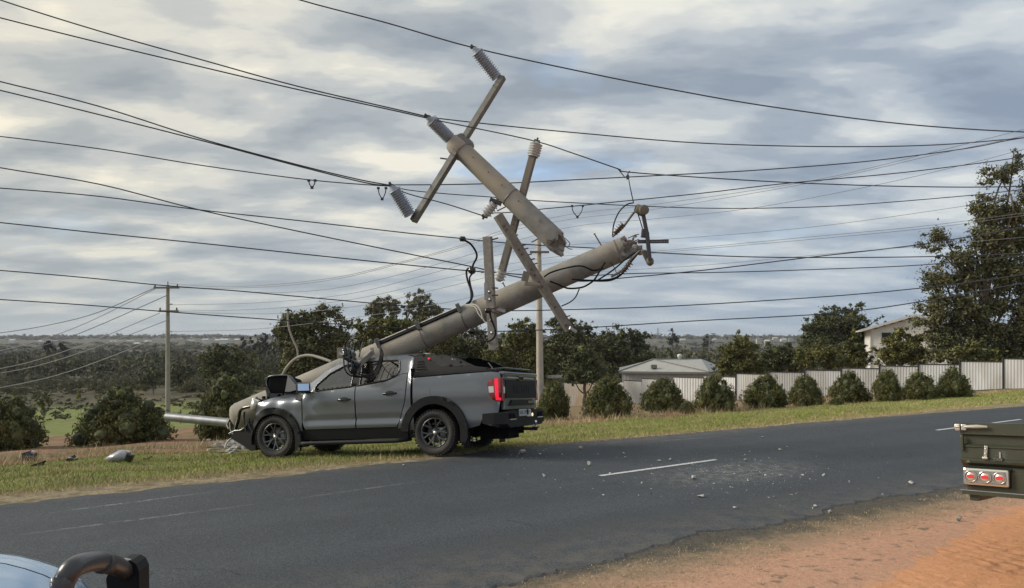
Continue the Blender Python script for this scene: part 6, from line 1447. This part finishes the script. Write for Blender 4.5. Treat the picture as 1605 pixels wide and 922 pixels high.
MB().tube(smooth_pts([at(373, 683, 14.3), at(362, 688, 14.2), at(355, 695, 14.1), at(353, 702, 14.05)], 4), .018, 7).build('torn_hose', cabw, label='pale torn hose hanging from the crashed bumper to the ground', cat='hose')
b = gnd(486, 706); MB().box(b + Vector((0, .3, .05)), (.09, .05, .07), None, .01).build('plastic_fragment', porc, label='cream fragment under the sill just behind the front wheel', cat='debris')
# car fragments on the verge
b = gnd(184, 727); Z = b.y; k = Z / FPX
pn = thing('grey_car_panel', 'bent grey body panel lying in the grass by the widest shrub', 'car panel', tuple(b))
P = [(163, 720), (173, 713), (186, 706), (194, 705), (203, 708), (206, 716), (205, 723), (196, 722), (186, 727), (172, 724)]
V = [at(q, y, Z + .15 + (.25 if y < 712 else 0)) for q, y in P]; V = [Vector((v.x, v.y, max(v.z, hgt(v.x, v.y) + .01))) for v in V]
cen = sum(V, Vector()) / len(V) + Vector((0, -.12, .05)); m_ = MB(); n = len(V); m_.add(V + [cen] + [v + Vector((.0, .03, -.01)) for v in V], [(i, (i + 1) % n, n) for i in range(n)] + [(i, n + 1 + i, n + 1 + (i + 1) % n, (i + 1) % n) for i in range(n)], True)
m_.build('panel', mat('dusty_grey_paint', (.27, .29, .32), .4, .3, coat=.4), pn, True)
MB().box(at(203, 717, Z), (.13, .12, .16), Matrix.Rotation(.4, 3, 'Y'), .03).build('black_edge', gloss, pn, True)
MB().box(at(201, 708.5, Z), (.09, .08, .04), Matrix.Rotation(.2, 3, 'Y'), .01).build('pale_clip', porc, pn, True)
def fragment(q, y, w, h, lab, seed, m=gloss, bits=5):
    b = gnd(q, y); k = b.y / FPX; rr = random.Random(seed); m_ = MB()
    for i in range(bits):
        m_.box(b + Vector((rr.uniform(-.3, .3) * w * k, rr.uniform(-.1, .1), h * k * rr.uniform(.25, .6))), (w * k * rr.uniform(.35, .7), .2, h * k * rr.uniform(.3, .7)), Matrix.Rotation(rr.uniform(-.7, .2), 3, 'Y') @ Matrix.Rotation(rr.uniform(-1, 1), 3, 'Z'), .02)
    o = thing('car_fragment', lab, 'car part', tuple(b)); m_.build('housing', m, o, True); return o, b, k
o, b, k = fragment(45, 722, 26, 17, 'larger black headlamp housing standing in the grass at the far left', 1)
MB().box(at(52, 709, b.y), (.09, .05, .06), Matrix.Rotation(.5, 3, 'Y'), .01).build('lamp_bowl', silver, o, True)
fragment(57, 731, 15, 6, 'flat black scrap just below the headlamp housing', 2, blackp, 3)
fragment(113, 722, 15, 8, 'small black plastic piece between the housing and the grey panel', 3, gloss, 3)
fragment(228, 721, 9, 4, 'low dark clod right of the grey panel', 4, blackp, 2)

# ---------------------------------------------------------------- olive trailer at the right edge
olive = mat('olive_painted_steel', (.052, .058, .038), .38, .25, var=(.062, .066, .045), vscale=3, coat=.25, bump=.05, bscale=20)
zinc = mat('bright_latch_zinc', (.62, .60, .54), .3, .8)
tarp = mat('navy_tarp', (.012, .02, .06), .6)
c_ = at(1507, 715, 5.9); ax_x = Vector((.70, -.714, .045)).normalized(); ax_y = Vector((.714, .70, -.075)); ax_y = (ax_y - ax_x * ax_x.dot(ax_y)).normalized(); ax_z = ax_x.cross(ax_y).normalized()
# local: x along the tail to the right, y into the trailer, z up; origin at left end of the tail, mid height
TRM = Matrix(((ax_x.x, ax_y.x, ax_z.x, c_.x), (ax_x.y, ax_y.y, ax_z.y, c_.y), (ax_x.z, ax_y.z, ax_z.z, c_.z), (0, 0, 0, 1)))
tr = thing('olive_trailer', 'dark olive green steel trailer tail with three round red lamps in a silver plate', 'trailer', mtx=TRM)
WD, LG = 1.75, 3.6
HT, HB = .255, -.235     # top and bottom relative to the origin
# tailgate: ribs and troughs as a folded profile
prof = [(HT, .0), (HT - .005, -.012), (.165, -.012), (.150, .0), (.095, .0), (.085, -.0), (.078, -.030), (.066, -.030), (.062, -.014), (-.015, -.014), (-.022, -.034), (-.036, -.034), (-.052, .004), (-.085, .012), (-.095, .02)]
prof = [(HT, .02), (HT, -.012), (.170, -.012), (.158, .028), (.100, .028), (.092, -.004), (.084, -.016), (.074, -.016), (.068, -.006), (-.006, -.006), (-.014, -.020), (-.028, -.020), (-.046, -.010), (-.066, .022), (-.075, .03)]
V = [(x, y, z) for x in (0, WD) for z, y in prof]; n = len(prof)
tgm = MB().add(V, [(i, i + 1, n + i + 1, n + i) for i in range(n - 1)])
tgm.add([(x, y, z) for z, y in prof for x in (0,)] + [(0, .05, HT), (0, .05, -.075)], [tuple(range(n)) + (n + 1, n)])
tgm.add([(x, y, z) for z, y in prof for x in (WD,)] + [(WD, .05, HT), (WD, .05, -.075)], [tuple(range(n)) + (n + 1, n)])
tgm.box((WD / 2, .04, .09), (WD - .004, .03, .328)); tg_ = tgm.build('tailgate', olive, tr)
for x in (.0, .6, 1.2): MB().box((x + .012, -.016, .10), (.02, .03, .11), None, .004).build('end_stiffener', olive, tg_)
for x in (.26, .85, 1.45): MB().box((x, -.012, .02), (.010, .008, .05)).build('scratch_rib', silver, tg_)
MB().box((WD / 2, .01, HB + .055), (WD - .08, .06, .16)).build('tail_skirt', olive, tr)
MB().box((WD / 2, .02, HB - .035), (WD - .02, .12, .02)).box((WD / 2, -.035, HB - .03), (WD - .02, .012, .035)).build('rear_crossmember', olive, tr)
MB().box((WD / 2 + .0, -.043, HB - .016), (WD, .006, .006)).build('worn_edge', steel, tr)
for x0, wall in ((.0, 'side_board'), (WD - .04, 'side_board')): MB().box((x0 + .02, LG / 2 + .05, .09), (.04, LG, .33), None, .008).build(wall, olive, tr)
MB().box((WD / 2, LG + .05, .09), (WD, .04, .33)).build('front_board', olive, tr)
MB().box((WD / 2, LG / 2, -.09), (WD - .08, LG, .03)).build('tray_floor', olive, tr)
tp = MB(); V = []; nn_ = 10
for i in range(nn_ + 1):
    for j in range(nn_ + 1): V.append((.55 + 1.1 * i / nn_, .2 + 1.6 * j / nn_, .10 + .06 * sin(i * .9) * sin(j * .8) + .05))
tp.add(V, [(i * (nn_ + 1) + j, i * (nn_ + 1) + j + 1, (i + 1) * (nn_ + 1) + j + 1, (i + 1) * (nn_ + 1) + j) for i in range(nn_) for j in range(nn_)], True).box((1.1, 1.0, .05), (1.0, 1.5, .25)); tpo = tp.build('navy_tarp', tarp, tr)
# latch at the top left, hook in the middle
lt_ = MB(); lt_.box((.03, -.03, HT - .035), (.036, .02, .045), None, .006); lt_.box((-.012, -.03, HT - .035), (.036, .03, .05), None, .008)
lt_.tube([(.04, -.045, HT - .03), (.12, -.045, HT - .026), (.19, -.04, HT - .026)], [.012, .015, .009], 8); lt_.tube([(-.03, -.04, HT - .03), (.0, -.042, HT - .03)], .011, 8)
lt_.build('over_centre_latch', zinc, tr)
MB().box((.17, -.02, .045), (.022, .010, .085), Matrix.Rotation(.08, 3, 'Y'), .003).box((.168, -.03, -.004), (.036, .03, .016), None, .004).lathe((.17, -.026, .065), (0, -1, 0), [(0, .008), (.005, .007), (.006, 0)], 8).lathe((.168, -.026, .03), (0, -1, 0), [(0, .008), (.005, .007), (.006, 0)], 8).build('drop_hook', zinc, tr)
MB().box((.25, -.02, -.012), (.06, .02, .025), None, .004).build('hook_keeper', olive, tr)
# lamp cluster
LX, LZ = .175, -.145
ch_ = MB().box((LX, -.045, LZ), (.300, .05, .128), None, .016).build('lamp_plate', mat('polished_lamp_plate', (.70, .68, .62), .18, .9), tr)
MB().box((LX, -.01, LZ), (.31, .04, .14)).build('lamp_bracket', blackp, tr)
lensm = mat('smoked_clear_lens', (.30, .28, .25), .15, .3, coat=1)
for k in range(3):
    x = LX - .096 + k * .094
    a = MB().lathe((x, -.070, LZ), (0, -1, 0), [(0, .044), (.006, .046), (.010, .042), (.010, .036), (.006, .034)], 28).build('round_lamp', lensm, tr)
    MB().lathe((x, -.072, LZ), (0, -1, 0), [(0, .034), (.004, .030), (.007, .015), (.008, 0)], 24).build('lens', mat('silvered_lens', (.62, .58, .52), .2, .5), a)
    MB().box((x, -.082, LZ + .003), (.046, .004, .024), None, .0015).build('red_reflector', mat('bright_red_reflector', (.75, .045, .06), .3), a)
    for q in range(20):
        b_ = 2 * pi * q / 20; MB().box((x + cos(b_) * .040, -.080, LZ + sin(b_) * .040), (.004, .003, .004)).build('led_dot', silver, a)
# running gear
for x in (.08, WD - .08): MB().box((x, LG / 2, HB - .05), (.06, LG, .09)).build('chassis_rail', olive, tr)
MB().tube([(.05, 2.35, HB - .22), (WD - .05, 2.35, HB - .22)], .03, 8).build('axle', under, tr)
for s_, x in ((-1, .10), (1, WD - .10)):
    h = meshobj('wheel', WP[0][1], tr); h.matrix_local = Matrix.Translation((x, 2.35, HB - .26)) @ Matrix.Rotation(pi / 2 * -s_, 4, 'Z') @ Matrix.Scale(.86, 4)
    for n_, me_, S_ in WP[1:]: meshobj(n_, me_, h)
    g_ = MB(); A_ = arc(2.35, HB - .26, .38, 10, 170, 12); g_.add([(x + e * .13, a, b) for e in (-1, 1) for a, b in A_], [(i, i + 1, 13 + i + 1, 13 + i) for i in range(12)], True); g_.build('mudguard', olive, tr)
MB().tube([(.3, LG, HB - .05), (WD / 2, LG + 1.3, HB - .05), (WD - .3, LG, HB - .05)], .03, 8).build('drawbar', olive, tr)
MB().tube([(WD / 2, LG + 1.2, HB - .02), (WD / 2, LG + 1.2, HB - .52)], .025, 8).build('jockey_stand', steel, tr)

# ---------------------------------------------------------------- four wheel drive in the near corner, sky blue in its paint colour
blp = mat('sky_tinted_car_paint', (.22, .42, .68), .22, .35, coat=1.0)  # blue sky reflection put into the car's base colour
barm = mat('satin_black_tube', (.035, .036, .042), .38, 0, coat=.25)
# local: x forward (to the right and a little away), y left, z up. origin on the ground under the nose
nx_ = Vector((.95, .312, 0)).normalized(); ny_ = Vector((-nx_.y, nx_.x, 0)); g0 = Vector((-1.107, 1.774, 0)); g0.z = .09
VM = Matrix(((nx_.x, ny_.x, 0, g0.x), (nx_.y, ny_.y, 0, g0.y), (0, 0, 1, g0.z), (0, 0, 0, 1)))
fw = thing('four_wheel_drive', 'sky tinted four wheel drive with a black bull bar in the bottom left corner', 'car', mtx=VM)
zb = lambda x: interp(x, [(-4.6, 1.22), (-1.3, 1.20), (-.8, 1.185), (-.45, 1.155), (-.3, 1.125), (-.2, 1.10), (-.1, 1.052), (-.04, 1.0), (0, .93)])
def sec(x, y):
    a = abs(y); z = zb(x) + .045 * (1 - (min(a, .85) / .85) ** 2)
    if a > .70: z -= .9 * (a - .70) ** 2
    if a > .84: z -= 6 * (a - .84) ** 2 + .5 * (a - .84)
    return z
def sheet(name, xs, ys, zf, m, par, thick=.0):
    V = [(x, y, zf(x, y)) for x in xs for y in ys]; k = len(ys)
    o = MB().add(V, [(i * k + j, i * k + j + 1, (i + 1) * k + j + 1, (i + 1) * k + j) for i in range(len(xs) - 1) for j in range(k - 1)], True)
    return o.build(name, m, par)
X1_ = list(np.linspace(-1.25, -.35, 10)) + [-.28, -.22, -.17, -.12, -.08, -.05, -.02]
sheet('bonnet', X1_, list(np.linspace(-.613, .613, 18)), sec, blp, fw)
MB().tube([(x, .618, sec(x, .618) - .006) for x in X1_], .006, 5).tube([(x, -.618, sec(x, .618) - .006) for x in X1_], .006, 5).build('bonnet_gap', under, fw)
for s_ in (1, -1):
    ys_ = [s_ * q for q in (.623, .66, .70, .74, .78, .81, .84, .86, .88, .90, .915)]
    sheet('front_wing', X1_, ys_, sec, blp, fw)
    wing = [(-.02, .62), (-.02, .90), (-.05, .93), (-.35, 1.0), (-1.25, 1.05), (-1.25, .42)] + arc(-.78, .40, .46, 4, 176, 16)[::-1]
    wing = [(-.03, .60), (-.03, .80), (-.12, .98), (-.35, 1.06), (-1.25, 1.14), (-1.25, .45)] + arc(-.78, .40, .46, 174, 10, 16)
    panel_mb(wing, lambda x, z: .915 + .0 * z, side=s_, thick=.03).build('wing_side', blp, fw)
    body_ = [(-1.27, .45), (-1.27, 1.14), (-4.55, 1.16), (-4.6, .55), (-4.1, .50)] + arc(-3.62, .40, .46, 10, 170, 14) + [(-3.0 - 1.15, .48)][:0]
    body_ = [(-1.27, .45), (-1.27, 1.14), (-4.55, 1.16), (-4.6, .55)] + arc(-3.62, .40, .46, 172, 8, 14)
    panel_mb(body_, lambda x, z: .915, side=s_, thick=.03, res=.15).build('body_side', blp, fw)
    gh = [(-1.30, 1.14), (-1.95, 1.78), (-4.3, 1.80), (-4.5, 1.16)]
    gl = [[(-1.50, 1.19), (-2.0, 1.70), (-2.55, 1.72), (-2.55, 1.19)], [(-2.65, 1.19), (-2.65, 1.72), (-3.5, 1.72), (-3.5, 1.19)], [(-3.6, 1.19), (-3.6, 1.72), (-4.22, 1.72), (-4.38, 1.19)]]
    TF = lambda x, z: .915 - max(0, z - 1.14) * .24
    panel_mb(gh, TF, side=s_, holes=gl, res=.15).build('window_frame', blp, fw)
    for g_ in gl: panel_mb(g_, TF, side=s_, yoff=-.01, thick=.004, res=.2).build('side_window', glass, fw)
    hlp = MB().box((-.075, s_ * .70, .90), (.10, .30, .17), Matrix.Rotation(s_ * .25, 3, 'Z'), .03).build('headlamp', clearl, fw)
    MB().lathe((-.05, s_ * .68, .90), (1, s_ * .2, 0), [(0, .03), (.05, .07), (.06, .075), (.07, .02)], 16).build('lamp_bowl', chrome, hlp)
    for x in (-.78, -3.62):
        h = meshobj('wheel', WP[0][1], fw); h.matrix_local = Matrix.Translation((x, s_ * .80, .40)) @ Matrix.Rotation(0 if s_ > 0 else pi, 4, 'Z') @ Matrix.Scale(1.06, 4)
        for n_, me_, S_ in WP[1:]: meshobj(n_, me_, h)
    MB().box((-1.5, s_ * 1.02, 1.22), (.12, .20, .16), None, .03).build('door_mirror', gloss, fw)
sheet('roof', list(np.linspace(-4.32, -1.95, 8)), list(np.linspace(-.77, .77, 9)), lambda x, y: 1.79 + .05 * (1 - (y / .77) ** 2), blp, fw)
MB().add([(-1.30, -.87, 1.17), (-1.30, .87, 1.17), (-1.95, .77, 1.79), (-1.95, -.77, 1.79)], [(0, 1, 2, 3)]).build('windscreen', glass, fw)
MB().add([(-4.5, -.87, 1.17), (-4.5, .87, 1.17), (-4.32, .77, 1.79), (-4.32, -.77, 1.79)], [(0, 1, 2, 3)]).build('rear_window', glass, fw)
MB().box((-4.56, 0, .86), (.06, 1.8, .62), None, .02).build('tailgate', blp, fw)
MB().box((-2.4, 0, .62), (4.2, 1.7, .26)).build('underbody', under, fw); MB().box((-.55, 0, .75), (.9, 1.1, .45)).build('engine_bay', under, fw)
gr_ = MB().box((-.04, 0, .84), (.06, 1.12, .22), None, .01).build('grille', blackp, fw)
for q in range(3): MB().box((-.005, 0, .78 + q * .06), (.02, 1.08, .018)).build('grille_bar', silver, gr_)
bb = MB(); bb.box((.06, 0, .58), (.16, 1.80, .30), None, .04); bb = bb.build('bull_bar_channel', barm, fw)
W2 = lambda a, b, z: fw_inv @ at(a, b, z)
fw_inv = VM.inverted()
hoopP = [W2(97, 935, 1.98), W2(101, 912, 1.99), W2(112, 893, 2.0), W2(128, 884, 2.06), W2(150, 880, 2.16), W2(172, 882, 2.28), W2(192, 893, 2.42), W2(206, 908, 2.56), W2(210, 930, 2.60)]
low = [Vector((hoopP[0].x, hoopP[0].y, .70))] ; hi = [Vector((hoopP[-1].x, hoopP[-1].y, .70))]
MB().tube(smooth_pts(low + hoopP + hi, 5), .028, 14).build('bull_bar_hoop', barm, fw)
MB().tube(smooth_pts([W2(160, 883, 2.2), W2(190, 888, 2.5), W2(203, 897, 2.56), W2(209, 915, 2.58), W2(209, 960, 2.6)], 5), .030, 12).build('bull_bar_wing', barm, fw)
MB().tube([(.10, -.85, .80), (.10, .85, .80)], .03, 10).build('bull_bar_rail', barm, fw)
gpl = [(176, 884), (190, 879), (205, 879), (213, 884), (218, 895), (219, 960), (172, 960), (166, 908)]
gf = [W2(q, y, 2.44) for q, y in gpl]; gb_ = [v + Vector((.02, .07, 0)) for v in gf]; n = len(gf)
MB().add(gf + gb_, [tuple(range(n)), tuple(range(2 * n - 1, n - 1, -1))] + [(i, (i + 1) % n, n + (i + 1) % n, n + i) for i in range(n)]).build('bull_bar_end_plate', blackp, fw)
MB().tube(smooth_pts([W2(184, 881, 2.42), W2(196, 878, 2.44), W2(206, 880, 2.46)], 4), .007, 6).build('polished_edge', silver, fw)
# ---------------------------------------------------------------- thin air between here and the skyline
hm = bpy.data.materials.new('air'); hm.use_nodes = True; nt = hm.node_tree; nt.nodes.clear()
pv = nt.nodes.new('ShaderNodeVolumePrincipled'); pv.inputs['Density'].default_value = .00012; pv.inputs['Color'].default_value = (.86, .91, 1.0, 1); pv.inputs['Anisotropy'].default_value = .1
mo = nt.nodes.new('ShaderNodeOutputMaterial'); nt.links.new(pv.outputs[0], mo.inputs['Volume'])
hb = MB().box((0, 4200, 10), (10600, 9700, 80)); ho = hb.build('haze', hm, kind='stuff', label='thin pale haze over the valley')
